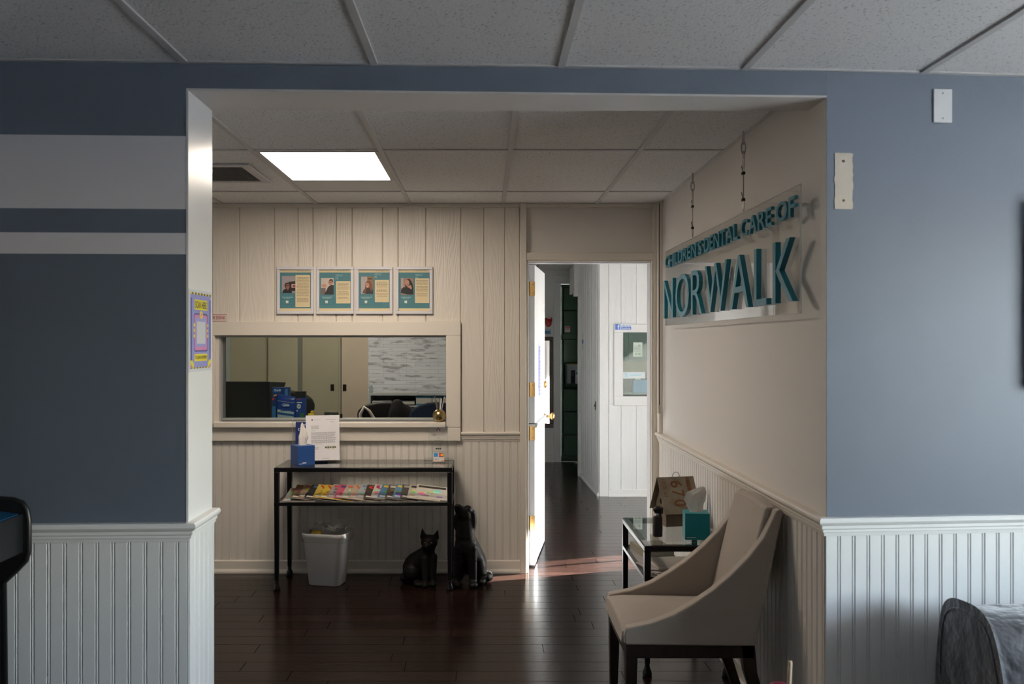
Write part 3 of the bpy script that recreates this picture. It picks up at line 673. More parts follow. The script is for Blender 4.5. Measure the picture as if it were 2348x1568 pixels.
flatbox('folder_stack', 'light blue folder block in the middle of the upper shelf', 'folder', L + .41, L + .55, dS + .01, dS + .25, zb, zb + .08, ink(60, 120, 150))
tb2 = flatbox('carton_box', 'teal and green box on the upper shelf', 'box', L + .552, L + .64, dS + .01, dS + .2, zb, zb + .08, ink(30, 90, 110))
flatbox('carton_box', 'bright blue box at the right end of the upper shelf', 'box', L + .65, L + .715, dS + .01, dS + .2, zb, zb + .085, ink(40, 130, 180))
flatbox('carton_box', 'long white carton on the second shelf with small print', 'box', L + .30, L + .69, dS + .01, dS + .22, zs - .22, zs - .15, ink(175, 178, 182))
P = Pl((0, dS + .008, 0), (1, 0, 0), (0, 0, 1))
bo = thing('clear_bottle', 'small clear spray bottle standing on the shelf unit', 'bottle', ((851 - CX) * (dS + .06) / F, dS + .06, zs))
obj('body', MB().lathe([(.016, 0), (.018, .01), (.018, .05), (.009, .066), (.009, .072)], n=12), pane_mat('clear_plastic', (.8, .84, .84)), bo, smooth=True); obj('cap', MB().lathe([(.008, .072), (.007, .092)], n=10), M_WHITE, bo)
flatbox('paper_sheets', 'loose white papers fanned on top of the shelf unit', 'paper', L + .06, L + .42, dS + .02, dS + .24, zs, zs + .008, ink(185, 188, 188))

# golden vase with pens on the sill
vs = thing('round_vase', 'round golden metal vase on the reception sill', 'vase', ((1007 - CX) * 6.125 / F, 6.125, WZ0))
prof = [(.022, 0)] + [(.0425 * math.sin(a), .041 - .0425 * math.cos(a)) for a in [R(32 + k * 13) for k in range(10)]] + [(.016, .0815), (.013, .0805), (.013, .02)]
obj('body', MB().lathe(prof, n=28), mat('antique_gold', (.36, .27, .13), .3, 1.0, bump=(12, .12)), vs, smooth=True)
for i, (a, b, c, L2, mm) in enumerate(((-.030, .0, .0, .145, M_STEEL), (-.018, .01, .0, .11, M_STEEL), (.003, .01, 0, .13, ink(120, 120, 118)), (.014, -.005, 0, .13, ink(225, 225, 222)), (.034, .004, 0, .14, ink(170, 170, 170)), (-.008, -.004, 0, .10, ink(60, 45, 40)))):
    p = thing('pen', ('silver pen leaning left in the golden vase', 'short silver pen in the golden vase', 'grey pen upright in the golden vase', 'white pen in the golden vase', 'pale pen leaning right in the golden vase', 'brown pen in the golden vase')[i], 'pen', vs.location + Vector((0, 0, .022)), 0, 'pens in the golden vase')
    q = Vector((a, b, L2)); obj('barrel', MB().tube([(a * .1, b * .2, 0), q], .0032, 8), mm, p); obj('tip', MB().tube([q, q * 1.05], [.0028, .001], 8), M_BLACK, p)

# ================================================================== HALL beyond the doorway
# outer wall with the glazed door
mb = MB(); mb.box(XH, XH + .12, 6.28, 6.34, 0, 2.6); mb.box(XH, XH + .12, 7.32, 9.4, 0, 2.6); mb.box(XH, XH + .12, 6.34, 7.32, 2.14, 2.6)
struct('wall_hall_outer', mb, M_HALL)
mb = MB(); mb.box(XH + .03, XH + .07, 6.345, 6.40, 0.01, 2.13); mb.box(XH + .03, XH + .07, 7.26, 7.315, .01, 2.13); mb.box(XH + .03, XH + .07, 6.40, 7.26, .01, .14); mb.box(XH + .03, XH + .07, 6.40, 7.26, 2.03, 2.13)
d1 = struct('door_1', mb, M_WTRIM, bevel=.003, label='glazed entrance door of the hall')
obj('door_pane', MB().box(XH + .045, XH + .05, 6.39, 7.27, .13, 2.04), pane_mat('tinted_door_glass', (.74, .76, .77)), d1)
obj('muntin', MB().box(XH + .035, XH + .06, 7.085, 7.12, .14, 2.03), M_WTRIM, d1); obj('push_bar', MB().tube([(XH + .0, 6.42, 1.05), (XH + .0, 7.2, 1.05)], .012, 8), M_STEEL, d1)
# wall with the small window, square to the camera
YW = 9.21; kw = lambda px: (px - CX) * YW / F; zw = lambda py: CH - (py - CY) * YW / F
hx0, hx1, hz0, hz1 = kw(1428), kw(1428) + .62, zw(908), zw(762)
mb = MB(); mb.box(1.1225, hx0, YW + .014, YW + .12, 0, 2.6); mb.box(hx0, hx1, YW + .014, YW + .12, 0, hz0); mb.box(hx0, hx1, YW + .014, YW + .12, hz1, 2.6); mb.box(hx1, XH, YW + .014, YW + .12, 0, 2.6)
wh = struct('wall_hall_window', mb, M_HALL, label='white panelled hall wall with a small window')
ss = [kw(1396), kw(1424), kw(1459), kw(1494), kw(1520), kw(1546)]
for a, b in zip(ss, ss[1:]):
    z0a = .07
    if b <= hx0 + .01: plank(a, b, YW, YW + .014, z0a, 2.40, M_HPLANK, wh)
    else:
        plank(a, b, YW, YW + .014, z0a, hz0 - .05, M_HPLANK, wh); plank(a, b, YW, YW + .014, hz1 + .04, 2.40, M_HPLANK, wh)
obj('corner_board', MB().box(1.118, kw(1395), YW - .008, YW + .014, 0, 2.40), M_HALL, wh, bevel=.002)
baseb('baseboard_hall', (kw(1395), YW, 0), (XH, YW, 0), (0, -1, 0), M_HALL, .07)
mb = MB(); c = .088
mb.box(hx0 - c, hx1 + c, YW - .022, YW + .016, hz1, hz1 + .078); mb.box(hx0 - c, hx0, YW - .022, YW + .016, hz0, hz1); mb.box(hx1, hx1 + c, YW - .022, YW + .016, hz0, hz1); mb.box(hx0 - c, hx1 + c, YW - .022, YW + .016, hz0 - .093, hz0)
w3 = struct('window_3', mb, M_HALL, bevel=.003, label='small white cased window in the hall wall')
obj('window_pane', MB().box(hx0, hx1, YW + .03, YW + .035, hz0, hz1), pane_mat('greenish_glass_hall', (.72, .80, .76)), w3)
obj('black_track', MB().box(hx0, hx1, YW + .0, YW + .05, hz0, hz0 + .012), M_BLACK, w3)
# office behind that window
mb = MB(); mb.box(1.2, 3.2, 11.2, 11.3, 0, 2.6); mb.box(2.9, 3.0, 9.3, 11.3, 0, 2.6); struct('wall_side_office', mb, mat('grey_green_paint', (.22, .26, .24), .6))
struct('ceiling_side_office', MB().box(1.1, 3.0, 9.33, 11.3, ZC, ZC + .02), M_ROOM)
so = thing('side_counter', 'dark counter with a wood backsplash seen through the small hall window', 'counter', (1.9, 10.9, 0))
zc = CH - (842 - CY) * 10.75 / F
obj('worktop', MB().box(-.6, .6, -.3, .28, .88, .92), mat('pale_laminate', (.5, .47, .42), .4), so); obj('cabinet', MB().box(-.58, .58, -.27, .28, 0, .88), mat('dark_cabinet', (.03, .028, .026), .5), so); obj('backsplash', MB().box(-.6, .6, .25, .28, 1.08, zc + .06), mat('light_wood', (.42, .33, .2), .5), so); obj('splash_tile', MB().box(-.6, .6, .26, .285, .92, 1.08), mat('dark_cabinet', (.03, .028, .026), .5), so)
for k in range(3): obj('wall_panel', MB().box(-.6 + k * .4, -.205 + k * .4, .262, .285, zc + .08, 2.2), mat('sage_green_panel', (.10, .16, .13), .5), so)
sn = thing('banner_card', 'white card strip with a light blue logo on the hall window', 'card', (hx0, YW + .025, zw(868)))
wbn = kw(1480) - hx0; hbn = zw(853) - zw(868); P = Pl((0, -.002, 0), (1, 0, 0), (0, 0, 1))
obj('card', MB().box(0, wbn, -.002, .002, 0, hbn), ink(225, 232, 232), sn)
mb = MB(); mb.disc(P, .035, hbn / 2, .021, .024, .0006, ink(120, 195, 220)); mb.disc(P, .035, hbn / 2, .018, .021, .001, ink(225, 232, 232)); mb.text(P, 'Z', .025, .045, .022, .044, .0014, ink(60, 160, 200)); mb.lines(P, .07, .2, hbn - .018, 2, .012, .005, .0006, ink(130, 200, 225)); obj('print', mb, None, sn)
pn = thing('posted_notice', 'printed notice sheet taped to the hall window glass', 'notice', (kw(1453), YW + .028, zw(818)))
w4 = kw(1474) - kw(1453); h4 = zw(785) - zw(818); P = Pl((0, -.002, 0), (1, 0, 0), (0, 0, 1))
obj('sheet', MB().box(0, w4, -.002, .0, 0, h4), ink(190, 200, 190), pn); mb = MB()
for a, b in ((.05, .018), (.05, .10), (.02, .02)): mb.rect(P, a, a + .02, b, b + .018, .0006, ink(120, 150, 120))
mb.lines(P, .008, w4 - .008, h4 - .035, 5, .012, .004, .0006, ink(110, 125, 120)); obj('print', mb, None, pn)
tbx = thing('tissue_box', 'light blue tissue box behind the hall window', 'tissue box', (kw(1477), YW + .13, zw(903)), R(0))
obj('carton', MB().box(-.085, .085, 0, .11, 0, .13), ink(90, 150, 215), tbx, bevel=.002); obj('tissue', MB().hexa([(-.06, .03, .13), (-.005, .03, .13), (-.01, .06, .13), (-.055, .06, .13), (-.058, .03, .165), (-.02, .03, .168), (-.025, .05, .166), (-.055, .05, .163)]), ink(225, 225, 225), tbx)
lg = thing('ledge_shelf', 'white inner ledge under the hall window', 'shelf', (1.6, YW + .12, zw(903) - .02)); obj('board', MB().box(-.28, .4, 0, .28, 0, .019), M_WHITE, lg)
for x in (-.2, .3): obj('bracket', MB().prism([(0, 0), (.0, -.12), (.02, -.12), (.2, 0)], 'x', x, x + .015), M_WHITE, lg)
fb = thing('facebook_sign', 'small blue and white social media sign above the hall window', 'sign', (kw(1409), YW - .024, zw(757)))
wf, hf = kw(1447) - kw(1409), zw(742) - zw(757); P = Pl((0, -.004, 0), (1, 0, 0), (0, 0, 1))
obj('plate', MB().box(0, wf, -.004, .002, 0, hf), ink(225, 230, 240), fb); mb = MB()
mb.rect(P, .004, .054, .004, hf - .004, .0006, ink(66, 103, 178)); mb.text(P, 'f', .026, .045, .004, hf - .008, .0012, ink(250, 250, 250), .03); mb.rect(P, .062, wf - .004, .006, hf * .55, .0006, ink(50, 90, 170)); mb.text(P, 'facebook', .068, wf - .01, .012, hf * .45, .0012, ink(245, 245, 250), .01); mb.text(P, 'Like us on', .066, wf - .006, hf * .66, hf - .008, .0006, ink(60, 70, 100)); obj('print', mb, None, fb)
# side wall of the corridor, with a doorway casing at its far end
def wx(y): return 1.1225 + (y - 9.21) * (1.087 - 1.1225) / 1.44
mb = MB(); mb.hexa([(x, y, z) for z in (0, 2.6) for x, y in ((wx(9.22), 9.22), (1.2, 9.22), (1.2, 10.6), (wx(10.6), 10.6))]); mb.box(wx(10.6), 1.2, 10.6, 11.5, 2.18, 2.6)
ws = struct('wall_hall_side', mb, M_HALL, label='white panelled corridor side wall')
ys = [9.222, 9.36, 9.55, 9.63, 9.82, 9.92, 10.1, 10.3, 10.42, 10.58]
for a, b in zip(ys, ys[1:]):
    xa = (wx(a) + wx(b)) / 2; mb = MB().prism([(xa + .004, a + .0006), (xa - .008, a + .0006), (xa - .012, a + .004), (xa - .012, b - .004), (xa - .008, b - .0006), (xa + .004, b - .0006)], 'z', .03, 2.4)
    obj('plank', mb, M_HPLANK, ws)
obj('base_strip', MB().sweep([(0, 0), (.03, 0), (.03, .02), (.02, .035), (0, .035)], (wx(9.22), 9.22, 0), (wx(10.6), 10.6, 0), (-1, 0, 0)), M_HALL, ws)
mb = MB(); mb.box(1.045, 1.115, 10.585, 10.66, 0, 2.16); mb.box(1.03, 1.12, 10.66, 11.5, 2.08, 2.40); mb.box(1.0, 1.10, 10.59, 10.70, 2.02, 2.402)
struct('trim_8', mb, M_HALL, bevel=.003, label='white casing of the corridor side doorway')
tp = thing('blue_tape', 'strip of blue masking tape on the corridor side wall', 'tape', (wx(10.45) - .0125, 10.45, CH - (783 - CY) * 10.45 / F))
obj('vertical_strip', MB().hexa([(-.001, -.02, -.085), (-.001, .02, -.085), (0, .02, -.085), (0, -.02, -.085), (-.001, .0, .09), (-.001, .02, .09), (0, .02, .09), (0, .0, .09)]), ink(30, 90, 150), tp)
obj('cross_strip', MB().box(-.0016, -.0008, -.1, .06, -.022, .022), ink(40, 100, 160), tp)
ot = thing('wall_outlet', 'black outlet plate low on the corridor side wall', 'outlet', (wx(9.36) - .0125, 9.42, CH - (930 - CY) * 9.42 / F))
obj('plate', MB().box(-.006, 0, -.045, .045, -.042, .042), mat('brown_black_plate', (.012, .011, .01), .35), ot, bevel=.002); obj('toggle', MB().box(-.016, -.006, -.008, .008, -.012, .012), mat('brown_black_plate', (.012, .011, .01), .35), ot)
# end wall with cabinet alcove
YE = 11.88; ke = lambda px: (px - CX) * YE / F; ze = lambda py: CH - (py - CY) * YE / F
mb = MB(); mb.box(.1, ke(1286), YE, YE + .1, 0, 2.6); mb.box(ke(1286), 1.75, YE, YE + .1, ze(650), 2.6); mb.box(1.75, 2.7, YE, YE + .1, 0, 2.6); mb.box(.1, 2.7, 12.7, 12.8, 0, 2.6); mb.box(1.6, 1.7, 11.3, YE, 0, 2.6)
we = struct('wall_hall_end', mb, M_HALL)
mb = MB(); mb.box(ke(1269), ke(1286), YE - .025, YE, 0, ze(650)); mb.box(ke(1269), 1.6, YE - .025, YE, ze(650), ze(632)); struct('trim_9', mb, M_WTRIM, bevel=.003)
baseb('baseboard_hall_end', (.12, YE, 0), (ke(1269), YE, 0), (0, -1, 0), M_HALL, .09)
fc = thing('filing_cabinet', 'tall dark green filing cabinet at the end of the hall', 'cabinet', (1.26, YE + .06, 0))
MG = mat('dark_green_enamel', (.020, .066, .034), .35, bump=(30, .04))
fx0, fx1 = ke(1288) - 1.26, .42; zt = ze(651) - .003
mb = MB(); mb.box(fx0, fx1, .03, .5, 0, .03); mb.box(fx0, fx0 + .02, .0, .5, .03, zt); mb.box(fx1 - .02, fx1, 0, .5, .03, zt); mb.box(fx0, fx1, .0, .5, zt - .03, zt); mb.box(fx0, fx1, .46, .5, .03, zt); mb.box(fx0, fx1, 0, .46, ze(777), ze(766)); mb.box(fx0, fx1, 0, .46, .03, .06)
obj('carcass', mb, MG, fc)
for (a, b) in ((658, 711), (711.8, 766), (778, 832), (892, 944), (944.8, 997), (997.8, 1047)):
    f = obj('drawer_front', MB().box(fx0 + .03, fx1 - .03, -.012, .01, ze(b) + .004, ze(a) - .004), MG, fc, bevel=.004); obj('drawer_body', MB().box(fx0 + .04, fx1 - .04, .01, .4, ze(b) + .008, ze(a) - .008), MG, f)
sd = obj('open_drawer', MB().box(fx0 + .05, fx1 - .03, -.05, .40, ze(884), ze(884) + .02), MG, fc); obj('drawer_side', MB().box(fx0 + .05, fx0 + .07, -.05, .4, ze(884) + .02, ze(838)), MG, sd)
P = Pl((1.26 + fx0 + .075, YE + .06, ze(884) + .02), (1, 0, 0), (0, 0, 1))
for nm, lb, x, y, w_, h_, c_ in (('file_folder', 'pale folder standing in the open green drawer', 0, .1, .34, .23, (190, 195, 205)), ('file_folder', 'manila folder behind the pale folder in the open drawer', .0, .13, .4, .25, (200, 180, 140)), ('brochure', 'white brochure with teal band in the open drawer', .11, .02, .2, .17, (205, 208, 208)), ('black_card', 'black card in the open green drawer', .05, .05, .055, .17, (15, 15, 18))):
    t = thing(nm, lb, nm.split('_')[-1], P(x, 0, -y)); obj('sheet', MB().box(0, w_, 0, .004, 0, h_), ink(*c_), t)
    q = Pl((0, 0, 0), (1, 0, 0), (0, 0, 1)); mb = MB(); (mb.rect(q, .0, w_, h_ - .05, h_ - .025, .0008, ink(60, 120, 130)), mb.disc(q, .05, .03, .03, .015, .0008, ink(150, 50, 50)), mb.disc(q, .09, .08, .04, .03, .0008, ink(120, 125, 130))) if nm == 'brochure' else mb.lines(q, .01, w_ - .01, h_ - .02, 3, .02, .005, .0008, ink(120, 120, 120)); obj('print', mb, None, t)
lb_ = thing('warning_sticker', 'small red and white label stuck on the green cabinet', 'sticker', (ke(1296), YE + .047, ze(761)))
P = Pl((0, 0, 0), (1, 0, 0), (0, 0, 1)); wq, hq = ke(1308) - ke(1296), ze(748) - ze(761); mb = MB(); obj('sheet', MB().box(0, wq, -.001, .0008, 0, hq), ink(215, 205, 200), lb_); mb.rect(P, .004, wq - .004, hq * .62, hq - .008, .0016, ink(180, 40, 45)); mb.lines(P, .006, wq - .006, hq * .45, 2, .014, .006, .0016, ink(150, 80, 80)); obj('print', mb, None, lb_)
mr = thing('framed_mirror', 'tall mirror in a dark wooden frame on the hall end wall', 'mirror', (.58, YE - .03, ze(980)))
hm = ze(772) - ze(980); obj('frame', ring(-.25, .275, 0, .0, .0, 0, 0), M_DARKWOOD, mr) if False else None
mb = MB(); mb.box(-.25, .275, 0, .03, 0, .05); mb.box(-.25, .275, 0, .03, hm - .05, hm); mb.box(-.25, -.205, 0, .03, .05, hm - .05); mb.box(.23, .275, 0, .03, .05, hm - .05); obj('frame', mb, mat('brown_frame_wood', (.045, .022, .014), .4), mr, bevel=.006); obj('mirror_glass', MB().box(-.205, .23, .015, .02, .05, hm - .05), mat('mirror_silver', (.85, .86, .87), .03, 1.0), mr)
ro = thing('red_ornament', 'red heart shaped ornament hanging above the mirror', 'ornament', (ke(1257), YE - .035, ze(740)))
mb = MB(); mb.ball((0, 0, .0), (.045, .025, .055)); mb.ball((-.035, 0, .03), (.035, .02, .035)); mb.capsule((.03, 0, .03), (.04, 0, .068), .02, .008); obj('body', organic(mb, .008, 3), mat('red_glaze', (.25, .008, .012), .3), ro, smooth=True); obj('hook', MB().tube([(0, .0, .05), (0, .03, .08)], .003, 6), M_STEEL, ro)
bs = thing('blue_notice', 'small blue and white notice under the red ornament', 'sign', (ke(1254), YE - .003, ze(767))); P = Pl((0, -.003, 0), (1, 0, 0), (0, 0, 1)); obj('plate', MB().box(-.08, .055, -.003, .0, 0, .07), ink(190, 200, 210), bs); mb = MB(); mb.rect(P, -.07, .045, .01, .045, .0006, ink(50, 110, 160)); obj('print', mb, None, bs)

# ================================================================== DOOR LEAF
dl = thing('hall_door', 'white door standing open into the hall on brass hinges', 'door', (.332, 6.30, 0), R(81.6))
M_DOOR = mat('white_door_gloss', (.76, .76, .76), .3, bump=(20, .04, (1, 1, .2)))
obj('lower_leaf', MB().box(0, .80, 0, .04, .012, .955), M_DOOR, dl, bevel=.002); obj('upper_leaf', MB().box(0, .80, 0, .04, .960, 2.018), M_DOOR, dl, bevel=.002)
obj('ledge', MB().prism([(-.0, .93), (-.012, .93), (-.02, .952), (-.02, .962), (0, .962)], 'x', .01, .79), M_DOOR, dl, bevel=.002)
for z in (1.858, 1.185, .894, .296):
    h = obj('hinge', MB().box(-.004, .0, -.002, .034, z - .047, z + .047), M_BRASS, dl, bevel=.001); obj('knuckle', MB().lathe([(.006, z - .047), (.006, z + .047)], (-.004, .037, 0), 8), M_BRASS, h)
    for k in (-1, 1): obj('screw', MB().lathe([(.003, -.0055), (.004, -.004)], (0, .014, z + .03 * k), 8, ax='x'), M_STEEL, h)
kb = obj('knob', MB().lathe([(.022, 0), (.022, -.006), (.010, -.01), (.009, -.035), (.016, -.045), (.026, -.055), (.028, -.066), (.022, -.076), (.008, -.08)], (.74, 0, 1.497 - (954 - 786) / 308), 18, ax='y'), M_BRASS, dl, smooth=True)
obj('deadbolt', MB().lathe([(.026, 0), (.026, -.012), (.018, -.018)], (.74, 0, 1.497 - (881 - 786) / 308), 16, ax='y'), M_BRASS, dl, smooth=True)
st = thing('door_sticker', 'vertical clear sticker with blue and pink lettering on the open door', 'sticker', (.332, 6.30, 0), R(81.6))
P = Pl((.26, -.001, 1.12), (1, 0, 0), (0, 0, 1)); mb = MB(); mb.rect(P, 0, .16, 0, .38, .0006, ink(205, 208, 220)); 
mb.lines(P, .02, .14, .355, 14, .025, .021, .0012, ink(120, 122, 205), True, .3); mb.lines(P, .03, .13, .24, 2, .11, .012, .0016, ink(190, 110, 200), True, .3)
obj('film', mb, None, st)

# ================================================================== HANGING SIGN
SX = 1.085
sg = thing('hanging_sign', 'clear acrylic sign with teal raised lettering hung on two wire cables', 'sign', (SX, 4.47, 1.60))
obj('panel', MB().box(0, .006, -1.215, 1.205, 0, .445), M_ACRYL, sg)
mb = MB(); mb.box(-.0004, .0064, -1.2165, -1.2145, 0, .445); mb.box(-.0004, .0064, 1.2045, 1.2065, 0, .445); mb.box(-.0004, .0064, -1.2145, 1.2045, .4436, .4456); mb.box(-.0004, .0064, -1.2145, 1.2045, -.0006, .0014)
obj('panel_edge', mb, M_FROST, sg)
P = Pl((0, 1.205, 0), (0, -1, 0), (0, 0, 1))
def letter(ch, d0, d1, z0, z1, bold, th=.02):
    vs, fs, x0, x1, y0, y1 = text_geo(ch, bold, .05, 4)
    mb = MB(); u0, u1 = 5.675 - d0, 5.675 - d1
    mb.add([P(u0 + (v.x - x0) / (x1 - x0) * (u1 - u0), z0 - 1.6 + (v.y - y0) / (y1 - y0) * (z1 - z0), .0005 + (v.z + .05) / .1 * th) for v in vs], fs)
    obj('letter', mb, M_TEALLET, sg)
for ch, p0, p1 in (('N', 1524.6, 1546), ('O', 1552, 1583), ('R', 1588, 1613), ('W', 1620, 1671), ('A', 1678, 1721), ('L', 1733.5, 1762), ('K', 1776.6, 1823)):
    g = lambda p: (SX - .012) * F / (p - CX)
    letter(ch, g(p0), g(p1), 1.642 - (.004 if ch == 'O' else 0), 1.866 + (.004 if ch == 'O' else 0), -.007, .02)
for wd, p0, p1 in (("CHILDREN'S", 1525.5, 1609), ('DENTAL', 1614.6, 1691.4), ('CARE', 1698.4, 1769.5), ('OF', 1779.7, 1822.8)):
    g = lambda p: (SX - .012) * F / (p - CX); a, b = g(p0), g(p1)
    ws_ = []
    for ch in wd:
        _, _, x0, x1, y0, y1 = text_geo(ch, .016, .05, 4); ws_.append(x1 - x0)
    gap = .085 if len(wd) > 2 else .09; tot = sum(ws_) + gap * (len(wd) - 1); u = 0
    for ch, q in zip(wd, ws_):
        d0 = a + (b - a) * u / tot; d1 = a + (b - a) * (u + q) / tot; u += q + gap
        letter(ch, d0, d1, 1.983 if ch == "'" else 1.938, 2.008, .016, .013)
for px in (1586, 1702):
    y = SX * F / (px - CX) - 4.47; zc_ = ZC - 1.60
    cb = obj('cable', MB().tube([(.005, y, .445 + .03), (.005, y, zc_ - .17)], .0022, 6), M_STEEL, sg)
    for c0, hh in ((.452, .05), (zc_ - .185, .06)):
        lp = MB(); lp.tube([(.005, y + .010 * math.sin(t), c0 + hh / 2 - hh / 2 * math.cos(t)) for t in [2 * math.pi * k / 14 for k in range(15)]], .0024, 6, cap=False)
        obj('wire_loop', lp, M_STEEL, cb)
    for c0 in (.50, zc_ - .19):
        cp = MB(); cp.box(-.002, .010, y - .010, y + .010, c0 - .006, c0 + .006); cp.tube([(.005, y + .006, c0), (.002, y + .02, c0 + .035)], .0016, 6)
        obj('cable_clamp', cp, M_BLACK, cb)
    for k in range(3):
        c0 = zc_ - .125 + k * .042; a_ = k % 2; ch_ = MB()
        ch_.tube([((.005 + .009 * math.sin(t)) if a_ else .005, y + (0 if a_ else .009 * math.sin(t)), c0 - .027 * math.cos(t)) for t in [2 * math.pi * q / 14 for q in range(15)]], .003, 6, cap=False)
        obj('chain_link', ch_, M_STEEL, cb)
# pull strap in the corner
ps = thing('pull_strap', 'beige hanging pull strap with flared end by the door corner', 'strap', (XR - .032, 6.0, 1.05))
obj('strap', MB().box(-.004, .004, -.010, .010, .07, 1.34), mat('beige_strap', (.45, .40, .34), .7), ps); obj('flared_end', MB().hexa([(-.008, -.028, 0), (.008, -.028, 0), (.008, .028, 0), (-.008, .028, 0), (-.005, -.012, .085), (.005, -.012, .085), (.005, .012, .085), (-.005, .012, .085)]), mat('beige_strap', (.45, .40, .34), .7), ps, bevel=.002); obj('cord', MB().tube([(0, -.016, .02), (0, -.018, .5), (0, -.016, 1.33)], .0025, 6), M_BLACK, ps)

# ================================================================== WALL ITEMS, FRONT
def onwall(px, py):
    d = 3.15
    for _ in range(6): d = yf((px - CX) * d / F)
    return W(px, py, d)
p = onwall(2160, 243)
sp = thing('blank_wall_plate', 'white blank cover plate high on the blue wall', 'wall plate', p, math.atan2(.096, 1))
obj('plate', MB().box(-.0335, .0335, -.006, 0, -.057, .057), M_WHITE, sp, bevel=.003)
for z in (-.042, .042): obj('screw', MB().lathe([(.003, -.0068), (.0036, -.006)], (0, 0, z), 8, ax='y'), mat('dull_screw', (.4, .4, .4), .4, .5), sp)
p = onwall(1934, 415)
random.seed(5); pts = []
for k in range(14): pts.append((-.031 + random.uniform(-.002, .002) * (0 < k < 13), .092 - .184 * k / 13))
pts += [(-.027, -.0935), (.029, -.0935)]
for k in range(14): pts.append((.032 + random.uniform(-.002, .002), -.09 + .18 * k / 13))
pts += [(.027, .0935), (-.027, .0935)]
pp = obj('bare_patch', MB().prism(pts[::-1], 'y', -.0015, .002), mat('bare_cream_wall', (.60, .53, .44), .7, bump=(50, .2)), wall_r, loc=p, rot=(0, 0, math.atan2(.096, 1)), label='unpainted cream patch with two screw holes shown as brown studs')
for z in (-.065, .066): obj('screw', MB().lathe([(.003, -.0034), (.0045, -.0025), (.0045, -.001)], (0, 0, z), 10, ax='y'), mat('rusty_iron', (.12, .06, .03), .6), pp)  # brown screw heads stand in for the dark screw holes
p = onwall(2341, 465); q = onwall(2341, 890)
pf = thing('wall_frame', 'dark grey frame on the blue wall above the sofa', 'picture frame', (p.x + .032, p.y, q.z), math.atan2(.096, 1)); hh = p.z - q.z
mb = MB(); mb.box(0, .6, -.045, -.004, 0, .04); mb.box(0, .6, -.045, -.004, hh - .04, hh); mb.box(0, .04, -.045, -.004, .04, hh - .04); mb.box(.56, .6, -.045, -.004, .04, hh - .04)
obj('frame', mb, mat('dark_grey_frame', (.13, .13, .13), .5), pf, bevel=.004); obj('picture', MB().box(.04, .56, -.02, -.004, .04, hh - .04), mat('muted_picture', (.2, .24, .26), .6, var=(5, .7, (.4, .36, .3))), pf)
# review poster on the jamb
JX = XL + .0065
po = thing('review_poster', 'purple and yellow review poster taped to the white side of the opening', 'poster', (JX, 3.058, 1.402))
pw, ph = .252, .271; P = Pl((0, 0, 0), (0, 1, 0), (0, 0, 1))     # faces +x; read left to right = towards the back
obj('sheet', MB().box(0, .0008, 0, pw, 0, ph), ink(205, 208, 215), po)
yel, pur, nav, pink = ink(222, 205, 45), ink(140, 142, 200), ink(40, 50, 120), ink(205, 130, 175)
mb = MB(); h0 = .0010
mb.rect(P, .012, pw - .012, .012, ph - .010, h0, pur); mb.rect(P, .014, .026, .035, ph - .028, h0 + .0003, nav); mb.rect(P, pw - .026, pw - .014, .035, ph - .028, h0 + .0003, nav)
for k in range(14):
    u = .012 + k * (pw - .024) / 14; mb.rect(P, u, u + (pw - .024) / 14, ph - .016, ph - .009, h0 + .0004, yel if k % 2 == 0 else ink(60, 55, 90)); mb.rect(P, u, u + (pw - .024) / 14, .010, .014, h0 + .0004, yel if k % 2 else ink(60, 55, 90))
mb.rect(P, .055, pw - .055, ph - .066, ph - .032, h0 + .0004, yel); mb.text(P, 'SCAN HERE', .062, pw - .062, ph - .061, ph - .037, h0 + .0008, ink(60, 60, 60), .02)
mb.rrect(P, .052, pw - .05, .066, ph - .078, .012, h0 + .0003, nav); mb.rrect(P, .055, pw - .055, .070, ph - .082, .012, h0 + .0005, pink); mb.rrect(P, .066, pw - .066, .082, ph - .092, .006, h0 + .0007, ink(150, 152, 205))
mb.rect(P, .078, pw - .078, .092, ph - .105, h0 + .0009, ink(200, 200, 206)); mb.disc(P, pw / 2, ph - .082, .018, .013, h0 + .0011, yel); mb.disc(P, pw / 2, ph - .082, .007, .007, h0 + .0013, pink)
for s_ in (.052, pw - .052):
    for k in range(3): mb.disc(P, s_, .118 + k * .018, .009, .006, h0 + .0011, yel)
mb.rect(P, .055, pw - .055, .034, .058, h0 + .0004, yel); mb.text(P, 'TO LEAVE US A REVIEW', .062, pw - .062, .041, .052, h0 + .0008, ink(60, 60, 60), .015)
mb.poly(P, [(.012, .012), (.05, .012), (.046, .026), (.034, .036), (.012, .038)], h0 + .0006, yel); mb.poly(P, [(.012, .012), (.032, .012), (.026, .022), (.012, .024)], h0 + .0009, pink)
mb.poly(P, [(pw - .012, .012), (pw - .012, .038), (pw - .034, .036), (pw - .046, .026), (pw - .05, .012)], h0 + .0006, yel); mb.poly(P, [(pw - .012, .012), (pw - .012, .024), (pw - .026, .022), (pw - .032, .012)], h0 + .0009, pink)
obj('print', mb, None, po)

